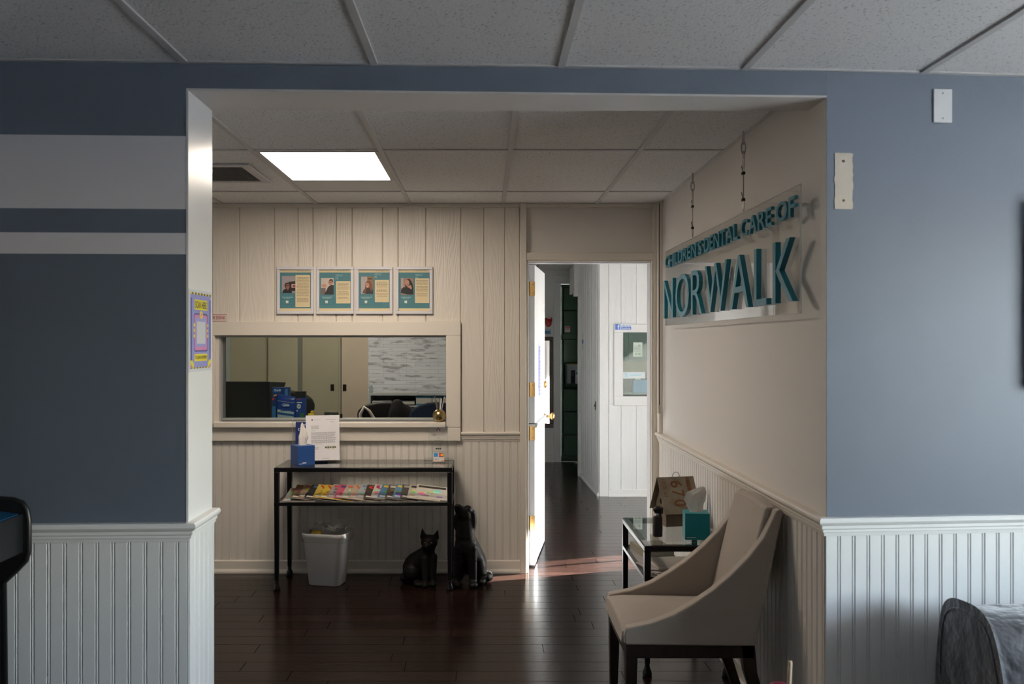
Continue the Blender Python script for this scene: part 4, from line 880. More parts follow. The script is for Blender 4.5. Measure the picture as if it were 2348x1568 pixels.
# ================================================================== WALL ITEMS, FAR WALL
fx = lambda px: (px - CX) / 352.; fz = lambda py: CH - (py - CY) / 352.
nf = thing('no_food_sign', 'small white sign with red lettering standing on the window casing', 'sign', (fx(523), 6.133, fz(737)))
obj('plate', MB().hexa([(-.21, 0, 0), (-.004, 0, 0), (-.004, .003, 0), (-.21, .003, 0), (-.21, 0, .045), (0, 0, .045), (0, .003, .045), (-.21, .003, .045)]), ink(205, 198, 190), nf)
P = Pl((-.21, 0, 0), (1, 0, 0), (0, 0, 1)); mb = MB(); mb.text(P, 'NO FOOD OR DRINK', .010, .197, .013, .034, .0006, ink(170, 40, 50), .008)
for a, b in ((.0, .0025), (.0425, .045)): mb.rect(P, 0, .206, a, b, .0004, ink(175, 60, 65))
obj('print', mb, None, nf)
teal, cream, tx = ink(72, 128, 138), ink(222, 205, 165), ink(140, 128, 112)
skin1, skin2 = ink(190, 140, 115), ink(150, 95, 75)
def profile(i, px0, px1, label, paint):
    t = thing('framed_profile', label, 'framed poster', (fx((px0 + px1) / 2), 6.148, fz(720)), 0, 'framed staff profiles above the window')
    w = (px1 - px0) / 352; h = (720 - 612) / 352; f = .019
    mb = MB(); mb.box(-w / 2, w / 2, -.018, 0, 0, f); mb.box(-w / 2, w / 2, -.018, 0, h - f, h); mb.box(-w / 2, -w / 2 + f, -.018, 0, f, h - f); mb.box(w / 2 - f, w / 2, -.018, 0, f, h - f)
    obj('frame', mb, mat('white_frame', (.62, .61, .66), .4), t, bevel=.002)
    obj('sheet', MB().box(-w / 2 + f, w / 2 - f, -.006, -.001, f, h - f), cream, t)
    P = Pl((-w / 2 + f, -.006, f), (1, 0, 0), (0, 0, 1)); W_, H_ = w - 2 * f, h - 2 * f
    mb = MB(); mb.rect(P, 0, W_, .018, H_ - .018, .0005, teal); paint(mb, P, W_, H_); mb.lines(P, W_ * .55, W_ * .95, H_ - .007, 1, .01, .003, .0006, ink(170, 160, 150))
    u, v = .046, .058; mb.poly(P, [(u - .009, v + .009), (u - .004, v + .011), (u, v + .008), (u + .004, v + .011), (u + .009, v + .009), (u + .008, v), (u + .006, v - .01), (u + .002, v - .004), (u - .002, v - .004), (u - .006, v - .01), (u - .008, v)], .001, ink(235, 232, 225))
    for s_ in (-.026, .026): mb.disc(P, u + s_, v, .0085, .009, .001, ink(100, 150, 158)); mb.disc(P, u + s_, v, .0075, .008, .0013, teal)
    mb.lines(P, .012, .085, .093, 1, .01, .006, .001, ink(150, 185, 188), True, .1); mb.lines(P, .02, .075, .083, 1, .01, .0025, .001, ink(190, 210, 210), True, .3)
    obj('print', mb, None, t); obj('glass', MB().box(-w / 2 + f, w / 2 - f, -.0115, -.0105, f, h - f), pane_mat('frame_glass', (.98, .98, .98), ior=1.3), t)
def block(mb, P, u0, u1, v0, v1, groups):
    mb.rrect(P, u0, u1, v0, v1, .004, .001, cream); v = v1 - .014
    for n in groups: mb.lines(P, u0 + .005, u1 - .005, v, n, .0075, .0028, .0014, tx, True, .25); v -= n * .0075 + .008
def about(mb, P, u, v): mb.text(P, 'ABOUT', u, u + .048, v, v + .013, .001, ink(160, 195, 198)); mb.text(P, 'ME', u, u + .018, v - .018, v - .006, .001, ink(160, 195, 198))
def p1(mb, P, W_, H_):
    mb.rect(P, .012, .098, .118, H_ - .040, .001, ink(165, 155, 160)); mb.poly(P, [(.055, .13), (.098, .13), (.098, .195), (.055, .19)], .0013, ink(45, 25, 28)); mb.rect(P, .075, .098, .152, .175, .0016, ink(200, 195, 195)); mb.disc(P, .09, .163, .010, .008, .0018, ink(180, 45, 60))
    mb.disc(P, .048, .165, .019, .021, .002, ink(38, 34, 34)); mb.disc(P, .050, .161, .013, .017, .0023, skin2); mb.rect(P, .038, .062, .162, .167, .0026, ink(30, 25, 25)); mb.poly(P, [(.014, .118), (.08, .118), (.072, .136), (.058, .145), (.05, .138), (.04, .146), (.022, .138)], .0022, ink(14, 12, 14)); mb.poly(P, [(.044, .145), (.056, .145), (.052, .132)], .0025, skin2)
    block(mb, P, .100, W_ - .006, .026, H_ - .034, (17, 4))
def p2(mb, P, W_, H_):
    mb.rect(P, .010, .092, .108, H_ - .054, .001, ink(205, 190, 180)); mb.rect(P, .010, .04, .108, .15, .0013, ink(120, 100, 95)); mb.disc(P, .03, .165, .016, .012, .0013, ink(200, 150, 130))
    mb.poly(P, [(.03, .108), (.092, .108), (.092, .168), (.075, .172), (.055, .155), (.042, .128)], .0016, ink(36, 34, 38)); mb.disc(P, .073, .187, .0145, .020, .0019, skin1); mb.poly(P, [(.062, .196), (.07, .208), (.085, .207), (.089, .19), (.084, .185), (.08, .198)], .0022, ink(30, 26, 26)); mb.rect(P, .058, .08, .186, .189, .0024, ink(50, 30, 30))
    about(mb, P, .104, H_ - .044); block(mb, P, .108, W_ - .004, .05, H_ - .074, (6, 4, 2))
def p3(mb, P, W_, H_):
    mb.rect(P, .014, .092, .112, H_ - .045, .001, ink(180, 170, 168)); mb.rect(P, .054, .092, .12, H_ - .045, .0013, ink(150, 110, 70)); mb.rect(P, .058, .086, H_ - .062, H_ - .057, .0016, ink(40, 30, 25))
    mb.poly(P, [(.024, .116), (.05, .112), (.092, .112), (.092, .14), (.07, .15), (.045, .15), (.03, .135)], .0016, ink(45, 42, 45)); mb.poly(P, [(.028, .115), (.042, .114), (.05, .15), (.07, .15), (.08, .125), (.09, .14), (.082, .18), (.07, .197), (.052, .195), (.042, .175), (.04, .15)], .0019, ink(130, 75, 50)); mb.disc(P, .056, .168, .012, .017, .0022, skin1); mb.rect(P, .05, .06, .157, .16, .0025, ink(230, 215, 210))
    about(mb, P, .100, H_ - .036); block(mb, P, .104, W_ - .005, .058, H_ - .066, (5, 3, 3))
def p4(mb, P, W_, H_):
    mb.rect(P, .014, .095, .106, H_ - .054, .001, ink(165, 130, 115)); mb.rect(P, .014, .030, .15, H_ - .054, .0013, ink(180, 165, 160))
    mb.poly(P, [(.014, .118), (.06, .108), (.095, .108), (.095, .15), (.088, .185), (.07, .210), (.05, .205), (.04, .18), (.043, .155), (.03, .155), (.016, .14)], .0016, ink(28, 26, 28)); mb.disc(P, .055, .183, .014, .020, .0019, skin1); mb.poly(P, [(.052, .158), (.07, .15), (.082, .14), (.086, .15), (.078, .17), (.066, .165)], .0022, skin1); mb.rect(P, .05, .062, .172, .175, .0023, ink(120, 60, 60))
    about(mb, P, .108, H_ - .040); block(mb, P, .106, W_ - .004, .052, H_ - .056, (4, 5, 3))
for i, (a, b, l, f) in enumerate(((636.4, 720.7, 'framed profile with tall cream text block and a dark haired person with glasses', p1), (726.6, 812, 'framed profile of a person in dark shirt seen side on with glasses', p2), (816.8, 901, 'framed profile of a smiling person with long auburn hair', p3), (908, 992.4, 'framed profile of a person with long black hair, hand at chin', p4))): profile(i, a, b, l, f)

# ================================================================== CONSOLE TABLE AND WHAT IS ON IT
CX0, CX1, CY0, CY1, CZ = -1.274, -.198, 5.70, 6.105, .745
def metal_table(name, label, x0, x1, y0, y1, zt, zs, leg=.03):
    t = thing(name, label, 'table', ((x0 + x1) / 2, (y0 + y1) / 2, 0)); X, Y = (x1 - x0) / 2, (y1 - y0) / 2
    for sx in (-1, 1):
        for sy in (-1, 1):
            cx, cy = sx * (X - leg / 2), sy * (Y - leg / 2); r = leg / 2
            mb = MB().hexa([(cx - r * .8, cy - r * .8, .06), (cx + r * .8, cy - r * .8, .06), (cx + r * .8, cy + r * .8, .06), (cx - r * .8, cy + r * .8, .06), (cx - r, cy - r, zt - .028), (cx + r, cy - r, zt - .028), (cx + r, cy + r, zt - .028), (cx - r, cy + r, zt - .028)])
            l = obj('leg', mb, M_BLACK, t, bevel=.003)
            obj('foot', MB().lathe([(.020, 0), (.022, .01), (.019, .022), (.012, .04), (.011, .052), (.014, .060)], (cx, cy, 0), 14), M_BLACK, l, smooth=True)
    def fr(z0, z1, w):
        m = MB(); m.box(-X, X, -Y, -Y + w, z0, z1); m.box(-X, X, Y - w, Y, z0, z1); m.box(-X, -X + w, -Y + w, Y - w, z0, z1); m.box(X - w, X, -Y + w, Y - w, z0, z1); return m
    obj('top_frame', fr(zt - .028, zt - .003, .032), M_BLACK, t, bevel=.003)
    obj('glass_top', MB().box(-X + .004, X - .004, -Y + .004, Y - .004, zt - .0032, zt), M_GLASS, t)
    obj('shelf_frame', fr(zs - .022, zs - .003, .02), M_BLACK, t, bevel=.002)
    obj('glass_shelf', MB().box(-X + .02, X - .02, -Y + .02, Y - .02, zs - .0075, zs - .003), M_GLASS, t)
    return t
console = metal_table('console_table', 'long black metal console table with glass top and magazine shelf', CX0, CX1, CY0, CY1, CZ, .535)
def tissue_box(name, label, loc, rz, w, d, h, col, marks, tis):
    t = thing(name, label, 'tissue box', loc, rz)
    c = obj('carton', MB().box(-w / 2, w / 2, -d / 2, d / 2, 0, h), mat('carton_' + name + str(col), tuple(s2l(x / 255) for x in col), .4), t, bevel=.002)
    obj('slot', MB().lathe([(.03, h + .0002), (.03, h + .0008)], n=18), mat('clear_film', (.35, .4, .42), .2), c)
    P = Pl((-w / 2, -d / 2, 0), (1, 0, 0), (0, 0, 1)); mb = MB()
    for a in marks: mb.rect(P, *a, .0006, ink(200, 205, 210))
    Q = Pl((w / 2, -d / 2, 0), (0, 1, 0), (0, 0, 1))
    for a in marks[1:]: mb.rect(Q, *a, .0006, ink(200, 205, 210))
    obj('print', mb, None, c)
    # tissue: a creased sheet pinched at the slot
    mb = MB(); n = 14; rows = len(tis)
    for k, (z, wx_, wy_, ox) in enumerate(tis):
        for j in range(n):
            q = 2 * math.pi * j / n; cr = 1 + .22 * math.sin(j * 2.3 + k) * (.4 + .6 * k / rows)
            mb.v.append((ox + wx_ * math.cos(q) * cr, wy_ * math.sin(q) * cr, h + z + .006 * math.sin(j * 1.7 + k * 2) * (k > 0)))
    for k in range(rows - 1):
        for j in range(n): mb.f.append((k * n + j, k * n + (j + 1) % n, (k + 1) * n + (j + 1) % n, (k + 1) * n + j)); mb.m.append(0)
    mb.f.append(tuple(range((rows - 1) * n, rows * n))); mb.m.append(0)
    obj('tissue', mb, mat('tissue_paper', (.72, .69, .65), .8, bump=(30, .4)), t)
    return t
tissue_box('blue_tissue_box', 'royal blue tissue box at the corner of the console table', (-1.128, 5.845, CZ), R(35), .112, .112, .121, (34, 76, 140), ((.008, .03, .010, .013), (.03, .055, .012, .02)),
           ((.0, .026, .012, 0), (.018, .026, .015, .0), (.05, .031, .016, .003), (.075, .024, .014, .004), (.11, .012, .008, .0), (.134, .004, .004, -.004)))
# letter in clear holder
lh = thing('letter_holder', 'white printed letter in a clear acrylic stand on the console', 'document stand', (-1.020, 5.955, CZ), R(14))
def tilted(u, z0, y0=0., lean=.16): return Pl((-u / 2, y0, z0), (1, 0, 0), (0, lean, 1))
P = tilted(.212, .012); A_ = MB(); 
def slabP(P, u0, u1, v0, v1, t): return MB().hexa([P(u0, v0, -t), P(u1, v0, -t), P(u1, v0, 0), P(u0, v0, 0), P(u0, v1, -t), P(u1, v1, -t), P(u1, v1, 0), P(u0, v1, 0)])
obj('holder_sheet', slabP(P, -.004, .218, -.01, .288, .002), M_ACRYL, lh); obj('holder_foot', MB().box(-.11, .118, -.004, .045, 0, .003), M_ACRYL, lh)
Q = Pl(P(0, 0, .0008), P.u, P.v); obj('letter', slabP(Q, 0, .210, 0, .284, .0004), ink(222, 220, 224), lh)
mb = MB(); k_ = ink(165, 165, 170); mb.poly(Q, [(.034, .252), (.040, .262), (.046, .252)], .0005, ink(70, 30, 60)); mb.text(Q, 'topDENTISTS', .050, .092, .252, .259, .0005, k_); mb.lines(Q, .125, .19, .257, 1, .01, .003, .0005, k_, False, 0); mb.lines(Q, .155, .178, .243, 1, .01, .003, .0005, k_)
mb.lines(Q, .034, .09, .218, 4, .006, .003, .0005, k_); mb.lines(Q, .034, .06, .188, 1, .006, .003, .0005, k_)
for v0 in (.178, .155, .130): mb.lines(Q, .034, .188, v0, 4, .0056, .0032, .0005, k_, False, .1)
mb.lines(Q, .034, .12, .105, 1, .006, .003, .0005, k_); mb.lines(Q, .034, .085, .082, 2, .008, .005, .0005, k_); mb.lines(Q, .034, .065, .060, 2, .006, .003, .0005, k_)
mb.lines(Q, .118, .19, .086, 1, .01, .011, .0005, ink(95, 95, 90), False, 0); mb.disc(Q, .14, .08, .012, .013, .0003, ink(205, 205, 180)); mb.disc(Q, .17, .08, .012, .013, .0003, ink(205, 205, 180)); mb.lines(Q, .10, .15, .014, 1, .01, .003, .0005, k_)
obj('print', mb, None, lh)
fl = thing('blue_flyer_stand', 'dark blue flyer with white lettering in a clear stand behind the tissue box', 'document stand', (-1.115, 6.058, CZ), R(5))
P = tilted(.24, .0, -.0, .1); obj('holder_sheet', slabP(P, .0, .24, .0, .262, .002), M_ACRYL, fl); obj('holder_foot', MB().box(-.12, .12, -.006, .035, 0, .003), M_ACRYL, fl)
obj('holder_edge', slabP(Pl(P(0, 0, .001), P.u, P.v), -.002, .002, 0, .264, .004), M_FROST, fl)
Q = Pl(P(0, 0, .001), P.u, P.v); obj('flyer', slabP(Q, .02, .225, .006, .245, .0004), ink(12, 36, 104), fl)
mb = MB(); mb.text(Q, '2024 TOP', .052, .18, .216, .232, .0005, ink(200, 205, 225), .01); mb.text(Q, 'DENTISTS', .036, .20, .188, .206, .0005, ink(200, 205, 225), .01); mb.disc(Q, .115, .14, .028, .03, .0005, ink(60, 130, 170)); obj('print', mb, None, fl)
# clear award
aw = thing('acrylic_award', 'tall clear acrylic award plaque at the end of the console', 'award', (-.297, 6.03, CZ), R(0))
obj('base', MB().box(-.088, .088, -.035, .035, 0, .016), M_ACRYL, aw); obj('plaque', MB().box(-.062, .062, -.008, .008, .016, .222), M_ACRYL, aw)
obj('bright_edges', MB().box(.0615, .0625, -.0082, -.0070, .02, .222).box(-.062, .062, -.0082, -.0072, .2205, .2225), M_FROST, aw)
P = Pl((-.062, -.0085, .016), (1, 0, 0), (0, 0, 1)); mb = MB(); mb.poly(P, [(.048, .175), (.062, .2), (.076, .175)], .0004, ink(85, 45, 85)); mb.poly(P, [(.057, .175), (.062, .188), (.067, .175)], .0008, ink(170, 155, 160))
mb.text(P, 'top', .018, .046, .140, .160, .0004, ink(60, 50, 70)); mb.text(P, 'DENTISTS', .047, .108, .145, .158, .0004, ink(130, 110, 160)); mb.lines(P, .045, .08, .132, 1, .01, .003, .0004, ink(130, 120, 110), True); mb.lines(P, .035, .095, .118, 4, .011, .003, .0004, ink(120, 112, 102), True, .2); mb.lines(P, .045, .082, .066, 1, .01, .009, .0004, ink(50, 48, 44), True, 0)
obj('print', mb, None, aw)
cs = thing('card_logo_stand', 'small clear stand showing payment card logos in front of the award', 'sign', (-.292, 5.925, CZ), R(10))
P = Pl((-.036, 0, .003), (1, 0, 0), (0, .35, 1)); obj('block', slabP(P, 0, .078, 0, .068, .010), M_ACRYL, cs); obj('base', MB().box(-.036, .042, -.002, .036, 0, .004), M_ACRYL, cs); obj('edge', slabP(P, -.003, .0, 0, .068, .010), M_FROST, cs)
mb = MB(); mb.rect(P, .004, .074, .004, .064, .0004, ink(190, 185, 180)); mb.rect(P, .010, .034, .036, .060, .0008, ink(40, 130, 200)); mb.rect(P, .042, .070, .034, .060, .0008, ink(40, 32, 32)); mb.disc(P, .051, .047, .009, .0095, .0012, ink(225, 60, 40)); mb.disc(P, .061, .047, .009, .0095, .0014, ink(240, 160, 40)); mb.rect(P, .008, .036, .008, .030, .0008, ink(215, 212, 208)); mb.text(P, 'VISA', .012, .032, .016, .025, .0012, ink(45, 40, 110), .02); mb.rect(P, .008, .036, .008, .011, .0012, ink(220, 150, 50)); mb.rect(P, .042, .072, .008, .030, .0008, ink(215, 210, 205)); mb.poly(P, [(.044, .008), (.072, .008), (.072, .016)], .0012, ink(225, 110, 60)); mb.text(P, 'DISCOVER', .045, .07, .02, .025, .0012, ink(120, 80, 80)); obj('print', mb, None, cs)
# magazines on the shelf, shingled: each lies on the one to its left
MAG = [('pale grey', (150, 145, 142), (170, 90, 60), None), ('brown', (120, 95, 75), (140, 70, 45), None), ('tan', (150, 125, 100), (120, 60, 40), None), ('black', (40, 38, 38), (70, 90, 110), None), ('yellow', (185, 155, 60), (170, 60, 40), 'WE'), ('golden yellow', (190, 158, 55), (170, 60, 40), 'WE'),
       ('grey and red', (150, 140, 142), (190, 60, 80), None), ('pink', (185, 75, 105), (85, 55, 110), None), ('beige with a brown animal picture', (170, 155, 138), (200, 95, 70), None), ('peach', (175, 150, 130), (185, 100, 70), 'W'), ('light blue grey', (155, 162, 170), (110, 120, 160), None),
       ('dark with a red title', (60, 45, 38), (205, 50, 45), 'C'), ('white with a magenta letter', (185, 178, 172), (165, 35, 85), 'U'), ('blue with yellow', (70, 115, 150), (205, 175, 50), None), ('dark brown', (75, 62, 52), (190, 180, 165), None), ('blue and yellow striped', (90, 125, 165), (215, 190, 50), None), ('charcoal', (70, 66, 62), (170, 160, 150), None),
       ('cream with crowded pictures', (185, 172, 158), (50, 45, 42), None), ('white with many small photos', (200, 190, 178), (60, 55, 52), None)]
mz = .5322; random.seed(21); nM = len(MAG); pos = [-1.13 + i * (.80 / (nM - 1)) for i in range(nM)]
for i, (nm, c, t2, tt) in enumerate(MAG):
    w, dp, th = (.20, .262, .0045)
    step = pos[1] - pos[0]; tilt = 0.0 if i == 0 else math.atan2(th + .0006, step)
    t = thing('magazine', nm + ' magazine fanned on the console shelf', 'magazine', (pos[i], 5.868 + random.uniform(-.012, .012), mz + (.0 if i == 0 else .0)), R(random.uniform(-2, 2)), 'magazines on the console shelf')
    # local: left edge raised, right edge resting on the shelf
    ux = Vector((math.cos(tilt), 0, -math.sin(tilt))); Pq = Pl(Vector((-w / 2 * math.cos(tilt), -dp / 2, w * math.sin(tilt) + th + .0004)), ux, (0, 1, .155))
    obj('cover', slabP(Pq, 0, w, 0, dp, th), ink(*c), t); obj('page_block', slabP(Pl(Pq(0, 0, -.0008), Pq.u, Pq.v), .002, w + .0005, -.0006, dp - .004, th - .0016), ink(175, 170, 162), t)
    mb = MB(); T2 = ink(*t2)
    if tt: mb.text(Pq, tt, .012, .16 if len(tt) > 1 else .10, dp - .085, dp - .018, .0006, T2, .03)
    else: mb.rect(Pq, .012, w - .015, dp - .06, dp - .02, .0006, T2)
    for k in range(16):
        a, b = random.uniform(.01, w - .06), random.uniform(.02, dp - .11); cc = [max(0, min(255, int(x + random.uniform(-75, 55)))) for x in c]
        mb.rect(Pq, a, a + random.uniform(.02, .055), b, b + random.uniform(.012, .05), .0007 + k * .0001, ink(*[q // 16 * 16 for q in cc]))
    mb.rect(Pq, .012, .052, .012, .038, .0018, ink(195, 192, 188))
    if i in (4, 5):
        for k in range(4): mb.poly(Pq, [(.02 + k * .045, .04), (.024 + k * .045, .04), (.05 + k * .045, .15), (.046 + k * .045, .15)], .0019, ink(110, 80, 35))
    if i == 8: mb.disc(Pq, .11, .085, .075, .055, .0019, ink(62, 48, 38)); mb.text(Pq, 'Lion', .03, .11, .145, .175, .002, ink(225, 220, 212), .01)
    obj('cover_print', mb, None, t)

t = thing('newspaper_bundle', 'flat newspaper bundle propping up the back of the fanned magazines', 'newspapers', (-.72, 6.03, mz))
obj('lower_copy', MB().box(-.48, .48, -.045, .055, 0, .012), ink(150, 146, 140), t); obj('upper_copy', MB().box(-.47, .47, -.043, .055, .012, .024), ink(120, 112, 104), t)
# waste bin
wb = thing('waste_bin', 'white plastic waste bin with a clear liner under the console', 'waste bin', ((750 - CX) * 5.87 / F, 5.885, 0), R(-12))
def rr(hx, hy, r, n=5):
    p = []
    for cx, cy, a0 in ((hx - r, hy - r, 0), (-hx + r, hy - r, 90), (-hx + r, -hy + r, 180), (hx - r, -hy + r, 270)): p += [(cx + r * math.cos(R(a0 + 90 * k / n)), cy + r * math.sin(R(a0 + 90 * k / n))) for k in range(n + 1)]
    return p
def loft(levels):
    m = MB(); n = len(levels[0][1])
    for z, p in levels: m.v += [(a, b, z) for a, b in p]
    for i in range(len(levels) - 1):
        for j in range(n): m.f.append((i * n + j, i * n + (j + 1) % n, (i + 1) * n + (j + 1) % n, (i + 1) * n + j)); m.m.append(0)
    m.f.append(tuple(range(n))[::-1]); m.m.append(0); return m
lev = [(0, rr(.098, .068, .035)), (.006, rr(.104, .074, .038)), (.29, rr(.132, .096, .038)), (.30, rr(.139, .102, .042)), (.318, rr(.141, .104, .042)), (.324, rr(.138, .101, .04)), (.318, rr(.132, .095, .036)), (.02, rr(.098, .068, .03))]
b_ = loft(lev); b_.f.append(tuple(range(len(lev) * 24 - 24, len(lev) * 24))); b_.m.append(0)
obj('bin_body', b_, mat('bin_plastic', (.62, .62, .63), .35), wb, smooth=True)
random.seed(3)
def crumple(z0, zs_, hx, hy, amp):
    L_ = []
    for k, (z, f) in enumerate(zs_):
        L_.append((z, [(a * f * (1 + amp * math.sin(j * 2.7 + k * 1.3)), b * f * (1 + amp * math.cos(j * 1.9 + k))) for j, (a, b) in enumerate(rr(hx, hy, .04))]))
    return loft(L_)
lin = crumple(0, ((.27, 1.02), (.30, 1.04), (.327, 1.0), (.335, .96), (.33, .85), (.27, .72)), .1415, .1045, .012)
M_FILM = pane_mat('crinkled_film', (.93, .93, .92), .15, 1.5)
obj('liner', lin, M_FILM, wb, smooth=False); 
tw = MB()
for k in range(16):
    a, r_ = k * 2.4, .03 + .06 * random.random(); c_ = Vector((r_ * math.cos(a) + .02, r_ * .6 * math.sin(a), .32 + .045 * random.random()))
    q = [c_ + Vector((random.uniform(-.05, .05), random.uniform(-.04, .04), random.uniform(-.02, .035))) for _ in range(5)]
    tw.add(q, [(0, 1, 2), (0, 2, 3), (0, 3, 4), (1, 2, 4)])
obj('crumpled_wrap', tw, mat('cloudy_film', (.6, .58, .54), .25), wb)
yw = thing('yellow_wrapper', 'yellow crumpled wrapper inside the waste bin', 'wrapper', wb.location + Vector((-.07, -.02, .28)))
mb = MB(); mb.ball((0, 0, .025), (.03, .025, .02)); mb.ball((.02, .01, .035), (.025, .02, .02)); mb.ball((-.015, .015, .04), (.02, .02, .015)); obj('film', organic(mb, .008, 1), mat('yellow_film', (.55, .36, .03), .35), yw); obj('green_corner', MB().ball((-.03, .01, .045), (.014, .012, .012), 8), mat('green_film', (.03, .10, .05), .4), yw)

# ------------------------------------------------------------------ black statues
M_STAT = mat('black_statue_resin', (.004, .004, .0042), .45, bump=(45, .3), var=(9, .3, (.012, .011, .010)), spec=.15)
M_CAT = mat('matte_black_resin', (.004, .0038, .0036), .6, bump=(60, .25), var=(14, .3, (.010, .009, .008)), spec=.12)
dg_ = thing('dog_statue', 'black dog statue sitting with its nose raised beside the console', 'statue', ((1077 - CX) * 5.84 / F, 5.855, 0))
mb = MB()
mb.ball((-.028, 0, .235), (.068, .068, .10)); mb.capsule((-.03, 0, .30), (-.028, .005, .395), .062, .050); mb.ball((-.028, .005, .425), (.045, .052, .05)); mb.capsule((-.035, -.005, .43), (-.072, -.02, .478), .046, .027); mb.ball((-.072, -.02, .493), (.018, .018, .012)); mb.ball((-.012, .0, .462), (.03, .035, .03))
mb.ball((.024, .01, .392), (.020, .034, .07)); mb.ball((.018, .01, .435), (.02, .03, .03)); mb.ball((-.085, .015, .385), (.018, .03, .055))
mb.capsule((-.065, -.03, .23), (-.078, -.05, .04), .036, .025); mb.capsule((.012, -.03, .23), (.02, -.05, .04), .037, .027)
mb.ball((-.080, -.075, .018), (.031, .042, .022)); mb.ball((.022, -.078, .018), (.031, .042, .022))
mb.capsule((-.02, .01, .25), (.022, .09, .12), .072, .085); mb.ball((.062, .06, .09), (.045, .08, .085)); mb.ball((-.07, .07, .085), (.045, .08, .08)); mb.ball((.075, -.005, .022), (.026, .05, .022)); mb.ball((-.09, .0, .022), (.026, .05, .02))
pt = [(.05, .15, .035), (.09, .13, .036), (.115, .09, .037), (.118, .05, .036), (.105, .02, .034)]
for a, b in zip(pt, pt[1:]): mb.capsule(a, b, .029, .026)
obj('body', organic(mb, .0055, 7), M_STAT, dg_, smooth=True)
obj('nose', MB().ball((-.077, -.032, .492), (.012, .010, .009)), mat('gloss_black', (.006, .006, .006), .25), dg_, smooth=True)
for sx in (-1, 1): obj('eye', MB().ball((-.04 + sx * .028, -.036, .452), .007, 10), mat('gloss_black', (.006, .006, .006), .25), dg_, smooth=True)
ct_ = thing('cat_statue', 'small black cat statue sitting under the console table', 'statue', ((966 - CX) * 5.86 / F, 5.88, 0))
mb = MB()
mb.ball((-.045, .035, .085), (.078, .078, .086)); mb.capsule((-.035, .02, .11), (.035, -.02, .19), .078, .050); mb.capsule((.035, -.02, .19), (.05, -.03, .24), .046, .042); mb.ball((.05, -.03, .264), (.054, .05, .047)); mb.ball((.036, -.072, .247), (.024, .024, .019)); mb.ball((.03, -.055, .236), (.028, .022, .016))
for (a, b) in (((.018, -.03, .292), (.006, -.028, .345)), ((.086, -.028, .288), (.104, -.026, .334))):
    for k in range(7):
        f_ = k / 6; c_ = Vector(a).lerp(Vector(b), f_); mb.ball(c_, (.023 * (1 - f_) + .005, .010 * (1 - f_) + .004, .012), 10)
mb.capsule((.025, -.05, .16), (.030, -.085, .03), .032, .021); mb.capsule((.07, -.03, .17), (.074, -.06, .03), .032, .021); mb.ball((.030, -.10, .015), (.024, .033, .018)); mb.ball((.076, -.08, .015), (.024, .033, .018)); mb.ball((-.055, -.02, .07), (.055, .06, .066)); mb.ball((-.01, -.07, .016), (.035, .045, .018)); mb.capsule((-.10, .06, .035), (-.112, .0, .03), .032, .024)
obj('body', organic(mb, .005, 5), M_CAT, ct_, smooth=True)
for sx in (-1, 1): obj('eye', MB().ball((.046 + sx * .02, -.0765, .268), (.006, .004, .005), 10), mat('dull_amber', (.05, .035, .02), .4), ct_, smooth=True)
obj('nose', MB().ball((.034, -.0955, .250), (.006, .004, .004), 8), mat('gloss_black', (.006, .006, .006), .25), ct_, smooth=True)

# ================================================================== SIDE TABLE
TX0, TX1, TY0, TY1, TZ = .715, 1.102, 4.235, 4.93, .588
side = metal_table('side_table', 'small black metal side table with glass top and lower shelf', TX0, TX1, TY0, TY1, TZ, .45)
tissue_box('teal_tissue_box', 'teal tissue box on the side table beside the birdhouse', (.985, 4.41, TZ), R(-6), .112, .112, .122, (0, 128, 138), ((.008, .05, .010, .013),),
           ((.0, .030, .010, 0), (.03, .038, .010, -.006), (.06, .047, .009, -.008), (.085, .046, .008, .0), (.10, .026, .006, .022), (.112, .004, .003, .036)))
M_BW = mat('weathered_wood', (.16, .12, .085), .7, bump=(30, .4, (1, 1, .1)), var=(20, .6, (.09, .065, .045), (1, 1, .12)))
M_PLATE = mat('rusty_plate', (.30, .27, .21), .55, .2, var=(16, .55, (.16, .10, .06)))
bh = thing('birdhouse', 'wooden birdhouse with a rusty licence plate roof on the side table', 'birdhouse', (.955, 4.745, TZ), R(12))
bw, bd, bz, br_ = .075, .065, .118, .235
def bored(body, drill):
    o = []
    for q in (body, drill):
        me = bpy.data.meshes.new('b'); me.from_pydata(q.v, [], q.f); ob = bpy.data.objects.new('b', me); COL.objects.link(ob); o.append(ob)
        bm_ = bmesh.new(); bm_.from_mesh(me); bmesh.ops.recalc_face_normals(bm_, faces=bm_.faces); bm_.to_mesh(me); bm_.free()
    md = o[0].modifiers.new('d', 'BOOLEAN'); md.object = o[1]; md.operation = 'DIFFERENCE'
    n = bpy.data.meshes.new_from_object(o[0].evaluated_get(bpy.context.evaluated_depsgraph_get()))
    out = MB(); out.v = [tuple(v.co) for v in n.vertices]; out.f = [tuple(p.vertices) for p in n.polygons]; out.m = [0] * len(out.f)
    for ob in o: bpy.data.objects.remove(ob)
    return out
obj('box_body', bored(MB().prism([(-bd, 0), (bd, 0), (bd, bz), (0, br_ - .012), (-bd, bz)], 'x', -bw, bw), MB().lathe([(.016, -bw - .02), (.016, -bw + .11)], (0, 0, .115), 18, ax='x')), M_BW, bh)
